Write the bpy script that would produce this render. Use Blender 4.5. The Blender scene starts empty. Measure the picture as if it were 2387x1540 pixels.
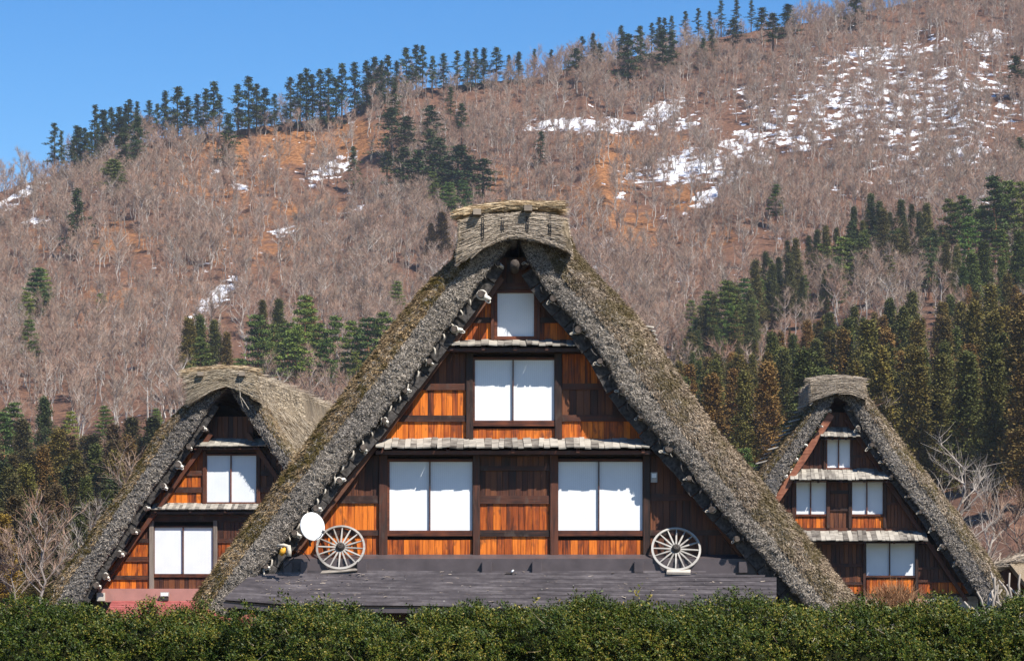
import bpy, math, random
import numpy as np
from mathutils import Vector, Matrix

R_ = math.radians
rng = np.random.default_rng(7)
random.seed(7)
sc = bpy.context.scene

# ------------------------------------------------------------------ camera, sky, sun, exposure
F, CX, HY, ZE = 5830.0, 1193.5, 1300.0, 2.8          # focal length, centre, horizon in a 2387-wide picture; eye height
PW, PH = 2387.0, 1539.0
cam_d = bpy.data.cameras.new('camera'); cam = bpy.data.objects.new('camera', cam_d)
sc.collection.objects.link(cam)
cam.location = (0, 0, ZE); cam.rotation_euler = (R_(90), 0, 0)
cam_d.sensor_width = 36; cam_d.lens = 36 * F / PW
cam_d.shift_y = (HY - PH / 2) / PW
cam_d.clip_start = .5; cam_d.clip_end = 5000
sc.camera = cam

SUNV = Vector((.80, -1.0, 1.45)).normalized()         # towards the sun: to the right, behind the camera
SUN_EL = math.asin(SUNV.z)
SUN_AZ = math.atan2(SUNV.x, SUNV.y)
w = bpy.data.worlds.new('World'); sc.world = w; w.use_nodes = True
nt = w.node_tree; bg = nt.nodes['Background']
sky = nt.nodes.new('ShaderNodeTexSky'); sky.sky_type = 'NISHITA'; sky.sun_disc = False
sky.sun_elevation = SUN_EL; sky.sun_rotation = SUN_AZ
sky.altitude = 500; sky.air_density = 1.0; sky.dust_density = 0.25; sky.ozone_density = 2.4
hs = nt.nodes.new('ShaderNodeHueSaturation'); hs.inputs['Saturation'].default_value = 1.45
hs.inputs['Hue'].default_value = 0.508
nt.links.new(sky.outputs[0], hs.inputs['Color']); nt.links.new(hs.outputs[0], bg.inputs['Color'])
bg.inputs['Strength'].default_value = 0.090
sl = bpy.data.lights.new('sun', 'SUN'); sl.energy = 5.0; sl.angle = R_(.5); sl.color = (1, .95, .87)
so = bpy.data.objects.new('sun', sl); sc.collection.objects.link(so)
so.rotation_euler = (-SUNV).to_track_quat('-Z', 'Y').to_euler(); so.location = (30, -20, 60)
sc.view_settings.view_transform = 'Standard'; sc.view_settings.look = 'None'
sc.view_settings.exposure = .74; sc.view_settings.gamma = 1; sc.view_settings.use_curve_mapping = False
sc.cycles.max_bounces = 6; sc.cycles.transparent_max_bounces = 8

# ------------------------------------------------------------------ helpers
def hash2(i, j, s):
    h = np.sin(i * 127.1 + j * 311.7 + s * 74.7) * 43758.5453
    return h - np.floor(h)
def vn(x, y, s=0):                                     # value noise, -1..1
    x = np.asarray(x, float); y = np.asarray(y, float)
    i, j = np.floor(x), np.floor(y); fx, fy = x - i, y - j
    fx = fx * fx * (3 - 2 * fx); fy = fy * fy * (3 - 2 * fy)
    a = hash2(i, j, s); b = hash2(i + 1, j, s); c = hash2(i, j + 1, s); d = hash2(i + 1, j + 1, s)
    return (a + (b - a) * fx + (c - a) * fy + (a - b - c + d) * fx * fy) * 2 - 1
def fbm(x, y, s=0, o=3):
    r = 0; a = 1; t = 0
    for k in range(o):
        r = r + a * vn(x * 2 ** k, y * 2 ** k, s + k * 13); t += a; a *= .5
    return r / t
def rnd(a, b): return random.uniform(a, b)

def put(o, parent=None, label=None, cat=None, group=None, kind=None):
    sc.collection.objects.link(o)
    if parent: o.parent = parent
    if label: o['label'] = label
    if cat: o['category'] = cat
    if group: o['group'] = group
    if kind: o['kind'] = kind
    return o
def empty(name, loc=(0, 0, 0), rz=0, **k):
    o = bpy.data.objects.new(name, None); o.location = loc; o.rotation_euler = (0, 0, rz)
    return put(o, **k)
def mesh_data(name, V, Fc, mats, smooth=False, mi=None):
    me = bpy.data.meshes.new(name)
    if isinstance(V, np.ndarray): V = V.reshape(-1, 3)
    if isinstance(Fc, np.ndarray):
        k = Fc.shape[1]
        me.vertices.add(len(V)); me.vertices.foreach_set('co', np.asarray(V, np.float32).ravel())
        me.loops.add(Fc.size); me.loops.foreach_set('vertex_index', Fc.astype(np.int32).ravel())
        me.polygons.add(len(Fc)); me.polygons.foreach_set('loop_start', np.arange(0, Fc.size, k, dtype=np.int32))
        me.polygons.foreach_set('loop_total', np.full(len(Fc), k, np.int32))
        me.update(calc_edges=True)
    else:
        me.from_pydata([tuple(v) for v in V], [], Fc)
    for m in (mats if isinstance(mats, (list, tuple)) else [mats]): me.materials.append(m)
    if mi is not None: me.polygons.foreach_set('material_index', np.asarray(mi, np.int32))
    me.polygons.foreach_set('use_smooth', np.full(len(me.polygons), bool(smooth)))
    me.update()
    return me
def obj(name, V, Fc, mats, parent=None, smooth=False, mi=None, **k):
    return put(bpy.data.objects.new(name, mesh_data(name, V, Fc, mats, smooth, mi)), parent, **k)
def inst(name, me, parent=None, loc=(0, 0, 0), rot=(0, 0, 0), scale=(1, 1, 1), **k):
    o = bpy.data.objects.new(name, me); o.location = loc; o.rotation_euler = rot; o.scale = scale
    return put(o, parent, **k)

class MB:                                              # collects simple solids for one mesh
    def __init__(s): s.v = []; s.f = []
    def add(s, V, Fc):
        n = len(s.v); s.v += [tuple(v) for v in V]; s.f += [tuple(i + n for i in f) for f in Fc]
    def box(s, x0, x1, y0, y1, z0, z1):
        V = [(x0, y0, z0), (x1, y0, z0), (x1, y1, z0), (x0, y1, z0), (x0, y0, z1), (x1, y0, z1), (x1, y1, z1), (x0, y1, z1)]
        s.add(V, [(0, 3, 2, 1), (4, 5, 6, 7), (0, 1, 5, 4), (1, 2, 6, 5), (2, 3, 7, 6), (3, 0, 4, 7)])
    def prism(s, P, y0, y1):                           # polygon of (x, z) extruded along y
        n = len(P); V = [(p[0], y0, p[1]) for p in P] + [(p[0], y1, p[1]) for p in P]
        s.add(V, [tuple(range(n)), tuple(range(2 * n - 1, n - 1, -1))] + [(i, n + i, n + (i + 1) % n, (i + 1) % n) for i in range(n)])
    def tube(s, pts, rad, n=6, cap=True):
        pts = [Vector(p) for p in pts]; m = len(pts)
        if not hasattr(rad, '__len__'): rad = [rad] * m
        b = len(s.v); up = None
        for i, p in enumerate(pts):
            d = (pts[min(i + 1, m - 1)] - pts[max(i - 1, 0)]).normalized()
            if up is None: up = Vector((0, 0, 1)) if abs(d.z) < .9 else Vector((1, 0, 0))
            x = d.cross(up).normalized(); yv = x.cross(d).normalized(); up = yv
            for k in range(n):
                a = 2 * math.pi * k / n
                s.v.append(tuple(p + (x * math.cos(a) + yv * math.sin(a)) * rad[i]))
        for i in range(m - 1):
            for k in range(n):
                k2 = (k + 1) % n
                s.f.append((b + i * n + k, b + i * n + k2, b + (i + 1) * n + k2, b + (i + 1) * n + k))
        if cap:
            s.f.append(tuple(b + k for k in range(n - 1, -1, -1))); s.f.append(tuple(b + (m - 1) * n + k for k in range(n)))
    def ring(s, c, ax1, ax2, r, t, n=20, k=6, a0=0, a1=2 * math.pi):
        c = Vector(c); ax1 = Vector(ax1); ax2 = Vector(ax2); full = abs(a1 - a0 - 2 * math.pi) < 1e-4
        pts = [c + (ax1 * math.cos(a0 + (a1 - a0) * i / n) + ax2 * math.sin(a0 + (a1 - a0) * i / n)) * r for i in range(n + 1)]
        s.tube(pts, t, k, not full)
    def out(s, name, mat, parent=None, smooth=False, **k): return obj(name, s.v, s.f, mat, parent, smooth, **k)
    def data(s, name, mat, smooth=False): return mesh_data(name, s.v, s.f, mat, smooth)

def blades(name, P, D, N, L, W, mat, parent=None, tip=.4, bend=0.0, seg=1, **k):
    """many thin reeds or leaves as one mesh: base P, direction D, facing N"""
    P = np.asarray(P, float); n = len(P)
    D = D / (np.linalg.norm(D, axis=1, keepdims=True) + 1e-9)
    S = np.cross(D, N); S /= (np.linalg.norm(S, axis=1, keepdims=True) + 1e-9)
    L = np.broadcast_to(L, (n,))[:, None]; W = np.broadcast_to(W, (n,))[:, None]
    rows = []
    for i in range(seg + 1):
        f = i / seg; wd = W * .5 * (1 - (1 - tip) * f)
        c = P + D * L * f + N * (bend * L * f * f)
        rows.append(np.stack([c - S * wd, c + S * wd], 1))
    V = np.stack(rows, 1).reshape(n, -1, 3)
    m = 2 * (seg + 1)
    q = np.array([[2 * i, 2 * i + 1, 2 * i + 3, 2 * i + 2] for i in range(seg)])
    Fc = (q[None] + (np.arange(n) * m)[:, None, None]).reshape(-1, 4)
    return obj(name, V.reshape(-1, 3), Fc, mat, parent, **k)

# ------------------------------------------------------------------ materials
class NT:
    def __init__(s, name):
        s.m = bpy.data.materials.new(name); s.m.use_nodes = True; s.t = s.m.node_tree
        s.b = s.t.nodes['Principled BSDF']; s.pos = None
    def n(s, ty, **kw):
        x = s.t.nodes.new(ty)
        for k, v in kw.items(): setattr(x, k, v)
        return x
    def l(s, a, b): s.t.links.new(a, b)
    def P(s):
        if s.pos is None: s.pos = s.n('ShaderNodeNewGeometry')
        return s.pos
    def coords(s, scale, add=None, src=None):
        m = s.n('ShaderNodeMapping'); m.inputs['Scale'].default_value = scale
        s.l(src if src is not None else s.P().outputs['Position'], m.inputs['Vector'])
        if add is not None:
            c = s.n('ShaderNodeCombineXYZ'); mu = s.math('MULTIPLY', add, 37.0)
            for i in range(3): s.l(mu, c.inputs[i])
            s.l(c.outputs[0], m.inputs['Location'])
        return m.outputs[0]
    def math(s, op, a, b=None, clamp=False):
        x = s.n('ShaderNodeMath', operation=op, use_clamp=clamp)
        for i, v in enumerate((a, b)):
            if v is None: continue
            if isinstance(v, (int, float)): x.inputs[i].default_value = v
            else: s.l(v, x.inputs[i])
        return x.outputs[0]
    def noise(s, vec, scale=1, detail=3, rough=.55, dist=0):
        x = s.n('ShaderNodeTexNoise'); x.inputs['Scale'].default_value = scale; x.inputs['Detail'].default_value = detail
        x.inputs['Roughness'].default_value = rough; x.inputs['Distortion'].default_value = dist
        s.l(vec, x.inputs['Vector']); return x.outputs[0]
    def ramp(s, fac, stops, interp='LINEAR'):
        x = s.n('ShaderNodeValToRGB'); e = x.color_ramp.elements; x.color_ramp.interpolation = interp
        while len(e) < len(stops): e.new(.5)
        for i, (p, c) in enumerate(stops):
            e[i].position = p; e[i].color = (c, c, c, 1) if isinstance(c, (int, float)) else (*c, 1)
        s.l(fac, x.inputs[0]); return x.outputs[0]
    def mix(s, fac, a, b, bt='MIX'):
        x = s.n('ShaderNodeMix', data_type='RGBA', blend_type=bt)
        for sock, v in ((x.inputs[0], fac), (x.inputs[6], a), (x.inputs[7], b)):
            if isinstance(v, (int, float)): sock.default_value = v if sock.type == 'VALUE' else (v, v, v, 1)
            elif isinstance(v, tuple): sock.default_value = (*v, 1)
            else: s.l(v, sock)
        return x.outputs[2]
    def col(s, c):
        if isinstance(c, tuple): s.b.inputs['Base Color'].default_value = (*c, 1)
        else: s.l(c, s.b.inputs['Base Color'])
    def fin(s, rough=.8, spec=.3, metal=0, bump=None, bs=.3, bd=.01):
        if isinstance(rough, (int, float)): s.b.inputs['Roughness'].default_value = rough
        else: s.l(rough, s.b.inputs['Roughness'])
        s.b.inputs['Specular IOR Level'].default_value = spec; s.b.inputs['Metallic'].default_value = metal
        if bump is not None:
            x = s.n('ShaderNodeBump'); x.inputs['Strength'].default_value = bs; x.inputs['Distance'].default_value = bd
            s.l(bump, x.inputs['Height']); s.l(x.outputs[0], s.b.inputs['Normal'])
        return s.m
    def orand(s): return s.n('ShaderNodeObjectInfo').outputs['Random']
    def ocol(s): return s.n('ShaderNodeObjectInfo').outputs['Color']
    def island(s): return s.P().outputs['Random Per Island']

def wood(name, dark, mid, lite, vert=True, grain=26, rough=.5, spec=.35, weather=None):
    t = NT(name); r = t.orand()
    v = t.coords((grain, grain, 1.3) if vert else (1.3, grain, grain), r)
    g = t.noise(v, 1, 4, .6, .9)
    big = t.noise(t.coords((3.2, 3.2, 1.1), r), 1, 2)
    k = t.math('ADD', t.math('MULTIPLY', g, .75), t.math('MULTIPLY', big, .5))
    k = t.math('ADD', k, t.math('MULTIPLY', t.math('SUBTRACT', r, .5), .34))
    c = t.ramp(k, [(.36, dark), (.56, mid), (.80, lite)])
    if weather:
        kn = t.noise(t.coords((7, 7, 3.5), r), 1, 3)
        c = t.mix(t.ramp(kn, [(.56, 0.), (.72, .75)]), c, weather)
    t.col(c); return t.fin(t.ramp(g, [(.3, rough - .1), (.7, rough + .2)]), spec, bump=g, bs=.5, bd=.006)

M = {}
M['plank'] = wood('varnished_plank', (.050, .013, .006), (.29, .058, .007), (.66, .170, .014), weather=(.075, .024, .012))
M['plank_dark'] = wood('plank_shade_brown', (.022, .010, .007), (.066, .022, .012), (.15, .052, .020))  # darker plank copy: shade of wall panels and eaves painted into the wood
M['beam'] = wood('dark_beam', (.014, .008, .006), (.036, .015, .010), (.095, .030, .014), vert=False, weather=(.07, .05, .04))
M['post'] = wood('dark_post', (.014, .008, .006), (.040, .017, .011), (.10, .032, .016), weather=(.06, .042, .033))
M['post_grey'] = wood('grey_post', (.06, .045, .035), (.14, .11, .09), (.22, .18, .15))
M['frame'] = wood('window_wood', (.018, .009, .007), (.055, .018, .010), (.15, .042, .016), vert=False)
M['rafter'] = wood('red_rafter', (.022, .012, .009), (.062, .026, .016), (.12, .052, .03), vert=False, grain=14)
M['rafter_red'] = wood('bright_rafter', (.10, .035, .02), (.24, .085, .045), (.36, .17, .10), vert=False, grain=14)
M['old'] = wood('weathered_board', (.13, .11, .095), (.30, .265, .225), (.50, .45, .385), vert=False, grain=12, rough=.8, spec=.15)
M['shingle'] = wood('grey_shingle', (.07, .06, .052), (.20, .18, .155), (.40, .365, .31), vert=False, grain=10, rough=.85, spec=.1)
M['wheel'] = wood('wheel_wood', (.13, .118, .105), (.24, .22, .20), (.40, .375, .34), vert=False, grain=9, rough=.7, spec=.2)

M['pole'] = wood('old_pole', (.05, .04, .03), (.14, .11, .085), (.26, .21, .16), vert=False)

def plain(name, c, rough=.7, spec=.3, metal=0, var=.25, scale=8):
    t = NT(name); n = t.noise(t.coords((scale,) * 3), 1, 4)
    d = tuple(x * (1 - var) for x in c); e = tuple(min(1, x * (1 + var)) for x in c)
    t.col(t.ramp(n, [(.3, d), (.7, e)])); return t.fin(rough, spec, metal, n, .15, .004)
M['iron'] = plain('iron', (.035, .03, .028), .6)
M['rope'] = plain('straw_rope', (.46, .41, .34), .9, .1, 0, .3, 40)
M['rope_sunlit'] = plain('sunlit_rope', (.66, .62, .55), .9, .1, 0, .25, 40)  # paler rope copy for left slopes, sunlight put into its colour
M['log_end'] = plain('log_end', (.075, .06, .05), .85, .15, 0, .5, 14)
M['mat'] = plain('reed_mat', (.06, .054, .05), .9, .1, 0, .7, 14)
M['black'] = plain('black_backing', (.012, .010, .009), .9, .1)  # near-black for gable backing and painted shade lines between roof strips
M['dish'] = plain('white_enamel', (.80, .80, .79), .45, .4, 0, .03, 3)
M['pink'] = plain('pink_paint', (.36, .175, .145), .55, .4, 0, .12, 2.5)
M['grey_box'] = plain('grey_box', (.36, .34, .32), .6)
M['brass'] = plain('yellow_sheet', (.60, .30, .03), .5)
M['cable'] = plain('cable', (.02, .02, .022), .5)

t = NT('shoji_paper'); x = t.coords((1, 1, 1))
wv = t.n('ShaderNodeTexWave', bands_direction='X'); wv.inputs['Scale'].default_value = 7; wv.inputs['Distortion'].default_value = .15
t.l(x, wv.inputs['Vector'])
n = t.noise(t.coords((2.2, 2.2, 2.2)), 1, 2)
t.col(t.mix(.06, t.ramp(n, [(.3, (.68, .70, .72)), (.7, (.74, .755, .77))]), wv.outputs[0], 'MULTIPLY'))
M['paper'] = t.fin(.35, .5)

def thatch_mat(name, cols, moss=0, scale=(26, 26, 26), isl=False, patch=1.1):
    t = NT(name); g = t.noise(t.coords(scale), 1, 4, .65, .6)
    big = t.noise(t.coords((patch, patch, patch)), 1, 3, .6)
    k = t.math('ADD', t.math('MULTIPLY', g, .8), t.math('MULTIPLY', big, .35))
    if isl: k = t.math('ADD', t.math('MULTIPLY', k, .55), t.math('MULTIPLY', t.island(), .5))
    c = t.ramp(k, [(.30, cols[0]), (.52, cols[1]), (.80, cols[2])])
    wz = t.noise(t.coords((.55, .55, .55)), 1, 3, .6)
    c = t.mix(t.ramp(wz, [(.38, .0), (.62, .55)]), c, t.mix(1.0, c, (.52, .54, .60), 'MULTIPLY'))
    if moss:
        mn = t.noise(t.coords((1.5, 1.5, 1.5)), 1, 5, .65)
        c = t.mix(t.ramp(mn, [(.47, 0.), (.56, moss)]), c, t.ramp(g, [(.3, (.025, .020, .005)), (.75, (.13, .10, .022))]))
    t.col(c); return t.fin(.95, .08, bump=g, bs=.9, bd=.03)
GREY = [(.045, .037, .030), (.205, .174, .142), (.60, .515, .42)]
BRWN = [(.03, .020, .010), (.18, .115, .058), (.60, .43, .24)]
GOLD = [(.09, .055, .028), (.36, .25, .14), (.68, .53, .34)]
M['th_grey'] = thatch_mat('thatch_cut_end', [(.02, .019, .02), (.07, .066, .066), (.20, .19, .18)])
M['th_brown'] = thatch_mat('thatch_weathered', [(.02, .016, .01), (.08, .06, .035), (.2, .155, .095)], .9)
M['reed_grey'] = thatch_mat('reed_grey', GREY, 0, isl=True)
M['reed_brown'] = thatch_mat('reed_brown', BRWN, .85, isl=True)
M['reed_tan'] = thatch_mat('reed_tan', [(.035, .024, .016), (.20, .142, .094), (.66, .52, .37)], .6, isl=True)
M['reed_gold'] = thatch_mat('reed_gold', GOLD, 0, isl=True)
M['reed_dull'] = thatch_mat('reed_dull', [(.075, .055, .036), (.31, .245, .165), (.60, .50, .37)], 0, isl=True)
M['reed_cap'] = thatch_mat('reed_cap', [(.07, .053, .040), (.30, .24, .18), (.64, .53, .41)], 0, isl=True)
M['th_gold'] = thatch_mat('thatch_gold', [(.05, .036, .022), (.23, .175, .115), (.44, .35, .24)], 0, scale=(20, 20, 5))

def metal_mat(name, a, b, c):
    t = NT(name)
    g = t.noise(t.coords((.8, 9, 9)), 1, 5, .65)
    s = t.noise(t.coords((2.2, 2.2, 2.2), t.orand()), 1, 4, .7)
    k = t.math('ADD', t.math('MULTIPLY', g, .6), t.math('MULTIPLY', s, .5))
    spots = t.noise(t.coords((16, 16, 16)), 1, 2)
    col = t.mix(t.ramp(spots, [(.72, 0.), (.76, .6)]), t.ramp(k, [(.35, a), (.55, b), (.78, c)]), (.45, .42, .36))
    t.col(col); return t.fin(t.ramp(k, [(.3, .35), (.8, .65)]), .4, bump=g, bs=.3, bd=.01)
M['metal'] = metal_mat('brown_sheet_metal', (.040, .033, .034), (.092, .076, .078), (.21, .182, .182))
M['metal_red'] = metal_mat('red_sheet_metal', (.20, .045, .04), (.32, .085, .075), (.46, .17, .15))
M['flash'] = plain('brown_flashing', (.072, .058, .060), .45, .4, 0, .2, 3)

# vegetation
def crown_mat(name, vary=.5, rough=.7):
    t = NT(name); i = t.island()
    n = t.noise(t.coords((.9, .9, .9)), 1, 3)
    k = t.math('ADD', t.math('MULTIPLY', i, .6), t.math('MULTIPLY', n, .5))
    v = t.ramp(k, [(.15, 1 - vary), (.85, 1 + vary * .6)])
    c = t.mix(1.0, t.ocol(), v, 'MULTIPLY')
    rust = t.mix(1.0, t.ocol(), (1.22, .92, .78), 'MULTIPLY')
    c = t.mix(t.ramp(n, [(.48, 0.), (.68, .55)]), c, rust)
    t.col(c); return t.fin(rough, .15)
M['crown'] = crown_mat('evergreen_foliage')
M['bark'] = plain('bark_brown', (.10, .07, .05), .9, .1, 0, .5, 3)
M['bark_red'] = plain('bark_orange', (.26, .12, .06), .9, .1, 0, .4, 2)
def tw(name, a, b, c, d):
    t = NT(name); r = t.orand()
    t.col(t.mix(t.math('MULTIPLY', t.island(), .55), t.ramp(r, [(.0, a), (.35, b), (.7, c), (1., d)]), (.42, .335, .26)))
    return t.fin(.9, .1)
M['twig'] = tw('bare_twig', (.30, .145, .092), (.215, .145, .10), (.35, .195, .13), (.20, .16, .125))
t = NT('pale_bark'); t.col(t.ramp(t.orand(), [(0, (.20, .165, .14)), (.6, (.34, .30, .265)), (1, (.50, .46, .42))])); M['bark_pale'] = t.fin(.9, .1)
t = NT('white_bark'); t.col(t.ramp(t.noise(t.coords((2, 2, 2))), [(.3, (.22, .185, .15)), (.7, (.42, .37, .32))])); M['bark_white'] = t.fin(.9, .1)
t = NT('shrub_twig'); t.col(t.ramp(t.island(), [(0, (.16, .075, .035)), (1, (.42, .24, .13))])); M['shrub'] = t.fin(.9, .1)

t = NT('hedge_leaf'); i = t.island(); r = t.orand()
n = t.noise(t.coords((2.0, 2.0, 2.0)), 1, 3)
k = t.math('ADD', t.math('MULTIPLY', i, .45), t.math('ADD', t.math('MULTIPLY', r, .3), t.math('MULTIPLY', n, .45)))
t.col(t.ramp(k, [(.26, (.008, .018, .003)), (.54, (.030, .055, .006)), (.76, (.095, .105, .012)), (.97, (.26, .19, .035))]))
M['leaf'] = t.fin(.5, .22)
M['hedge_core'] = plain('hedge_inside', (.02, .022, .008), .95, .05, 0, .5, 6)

# ------------------------------------------------------------------ terrain
PXT = [-900, 0, 130, 200, 330, 500, 640, 800, 870, 1000, 1100, 1250, 1400, 1500, 1700, 1900, 2100, 2387, 3300]
PRT = [540, 452, 405, 375, 328, 308, 292, 272, 226, 200, 190, 178, 140, 118, 80, 55, 8, -60, -200]
def ridgeR(px): return np.interp(px, [-900, 0, 1193, 2387, 3300], [790, 800, 850, 900, 940])
def terr(x, y):
    x = np.asarray(x, float); y = np.asarray(y, float)
    yy = np.maximum(y, 1.0); px = CX + F * np.clip(x / yy, -.5, .5)
    R = ridgeR(px); pr = np.interp(px, PXT, PRT); ex = np.interp(px, [0, 1193, 1700, 2387], [1.5, 1.4, 1.2, 1.1])
    q = np.clip((yy - 120) / (R - 120), 0, 1)
    py = 1430 - (1430 - pr) * q ** ex
    z = ZE + (HY - py) / F * np.clip(yy, 120, R)
    z = z - np.maximum(yy - R, 0) * .5
    k = np.clip((yy - 140) / 200, 0, 1) * np.clip((R + 20 - yy) / 60, .25, 1)
    z = z - k * 5.0 * np.abs(vn(px / 210 + yy / 420, yy / 900, 31)) ** .7 + k * 2.2
    z = z + k * (3.2 * fbm(x / 55 + y / 140, y / 110 - x / 160, 3) + 1.0 * fbm(x / 13, y / 17, 5))
    near = 1.15 + (0.0 - 1.15) * np.clip((y - 20) / 25, 0, 1)
    z0 = ZE + (HY - 1430) / F * 120
    b = np.clip((y - 60) / 60, 0, 1)
    return np.where(y < 120, near + (z0 - near) * b, z)
def proj(x, y, z): return CX + F * x / y, HY - F * (z - ZE) / y
def hit(px, py, ymin=125):                              # where the sight line through a pixel meets the slope
    R = float(ridgeR(px)); Y = np.arange(ymin, R + 6, 2.0); t_ = (px - CX) / F
    z = terr(t_ * Y, Y); p = HY - F * (z - ZE) / Y
    k = np.nonzero(p <= py)[0]
    i = int(k[0]) if len(k) else len(Y) - 4
    return t_ * Y[i], Y[i], float(z[i])

SNOW = [(1400, 292, 190, 20, .85, 2), (1545, 262, 55, 26, 1.0, -25), (1600, 285, 40, 20, .7, 0), (1330, 283, 60, 12, .7, 0), (1620, 385, 150, 45, .80, -8), (1740, 340, 90, 60, .68, 0),
        (1648, 458, 42, 20, 1.0, -30), (1475, 410, 24, 10, 1., -20), (1447, 455, 16, 9, 1., -20), (1700, 410, 60, 22, .7, -20), (1850, 330, 70, 25, .7, 0),
        (2050, 125, 200, 28, .66, -8), (2300, 95, 60, 34, .8, 0), (2080, 240, 400, 130, .56, -5), (2190, 360, 190, 90, .50, 0), (2220, 362, 46, 18, .9, 0), (1900, 260, 230, 110, .48, -5), (2330, 420, 60, 20, .6, 0),
        (2150, 450, 90, 20, .35, 0), (1950, 440, 60, 20, .3, 0), (770, 392, 76, 24, .8, -25), (505, 690, 80, 20, .95, -40), (560, 437, 20, 9, 1., 15), (660, 540, 50, 14, .6, -20), (830, 488, 28, 10, .6, -15),
        (60, 448, 80, 12, .85, -24), (75, 515, 34, 8, .8, 0), (15, 480, 25, 10, .9, 0), (505, 400, 16, 6, .8, 0), (1418, 572, 24, 22, .85, 0), (1395, 630, 20, 20, .6, 0), (820, 283, 10, 5, .9, 0),
        (420, 790, 14, 40, .5, 20), (1240, 300, 50, 8, .7, 0), (2290, 470, 60, 18, .45, -10), (1560, 500, 40, 10, .3, 0), (20, 745, 22, 22, .5, 0), (1800, 200, 140, 30, .35, -10)]
EARTH = [(640, 340, 260, 50, 1.), (1430, 400, 70, 60, 1.), (1400, 470, 60, 80, .9), (480, 420, 200, 70, .55), (1450, 330, 200, 30, .6), (600, 560, 260, 90, .4), (820, 310, 60, 40, .8), (1600, 460, 60, 40, .7),
         (330, 720, 200, 90, .5), (250, 560, 160, 60, .5), (1280, 470, 60, 60, .5), (700, 480, 120, 40, .5), (1180, 420, 60, 60, .4), (1480, 540, 80, 60, .6), (1650, 560, 80, 40, .5), (90, 560, 90, 40, .4), (520, 560, 60, 60, .5), (700, 950, 200, 100, .25)]
def gsum(lst, px, py, sat=True):
    s = np.zeros_like(px)
    for g in lst:
        cx, cy, rx, ry, a = g[:5]; th = R_(g[5]) if len(g) > 5 else 0
        dx, dy = px - cx, py - cy
        u = dx * math.cos(th) + dy * math.sin(th); v = -dx * math.sin(th) + dy * math.cos(th)
        s = np.maximum(s, a * np.exp(-((u / rx) ** 2 + (v / ry) ** 2) ** 1.5))
    return s

ts = np.concatenate([np.linspace(-.62, -.26, 24, endpoint=False), np.linspace(-.26, .26, 430), np.linspace(.26, .62, 25)[1:]])
ys = np.concatenate([np.linspace(100, 160, 20, endpoint=False), np.linspace(160, 1000, 420), np.linspace(1000, 1150, 20)[1:]])
TT, YY = np.meshgrid(ts, ys); XX = TT * YY; ZZ = terr(XX, YY)
V = np.stack([XX, YY, ZZ], -1).reshape(-1, 3)
ny, nx = XX.shape; idx = np.arange(nx * ny).reshape(ny, nx)
Fc = np.stack([idx[:-1, :-1], idx[:-1, 1:], idx[1:, 1:], idx[1:, :-1]], -1).reshape(-1, 4)
t = NT('hillside_ground')
def att(name):
    a = t.n('ShaderNodeAttribute'); a.attribute_name = name; return a.outputs['Fac']
n1 = t.noise(t.coords((.22, .22, .22)), 1, 5, .65); n2 = t.noise(t.coords((.9, .9, .9)), 1, 4, .7)
duff = t.ramp(n2, [(.3, (.06, .034, .026)), (.6, (.17, .088, .054)), (.8, (.26, .15, .095))])
soil = t.ramp(n2, [(.35, (.10, .045, .022)), (.52, (.25, .112, .045)), (.75, (.42, .22, .10))])
k = t.math('ADD', att('earth'), t.math('MULTIPLY', t.math('SUBTRACT', n1, .5), 1.6), True)
c = t.mix(t.ramp(k, [(.25, 0.), (.6, 1.)]), duff, soil)
sn = t.noise(t.coords((.30, .12, .50)), 1, 5, .60)
k = t.math('SUBTRACT', t.math('ADD', att('snow'), t.math('MULTIPLY', t.math('SUBTRACT', sn, .5), 3.0)), .52)
c = t.mix(t.ramp(k, [(.0, 0.), (.14, 1.)]), c, t.ramp(n2, [(.3, (.62, .62, .64)), (.6, (.80, .82, .86))]))
t.col(c); M['hill'] = t.fin(.95, .1, bump=n2, bs=.6, bd=.5)
hill = obj('hillside', V, Fc, M['hill'], smooth=True, kind='structure')
px_, py_ = proj(V[:, 0], V[:, 1], V[:, 2])
for nm, lst in (('snow', SNOW), ('earth', EARTH)):
    a = hill.data.attributes.new(nm, 'FLOAT', 'POINT'); a.data.foreach_set('value', gsum(lst, px_, py_).astype(np.float32))

xs = np.linspace(-125, 125, 70); ys = np.linspace(-40, 101, 60)
XX, YY = np.meshgrid(xs, ys); ZZ = terr(XX, YY) - .02
ny, nx = XX.shape; idx = np.arange(nx * ny).reshape(ny, nx)
Fc = np.stack([idx[:-1, :-1], idx[:-1, 1:], idx[1:, 1:], idx[1:, :-1]], -1).reshape(-1, 4)
t = NT('village_ground'); n = t.noise(t.coords((1.5, 1.5, 1.5)), 1, 5)
t.col(t.ramp(n, [(.3, (.04, .035, .02)), (.55, (.08, .07, .04)), (.8, (.12, .10, .07))])); M['ground'] = t.fin(.95, .1, bump=n, bs=.4, bd=.05)
obj('ground', np.stack([XX, YY, ZZ], -1).reshape(-1, 3), Fc, M['ground'], smooth=True, kind='structure')

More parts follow.
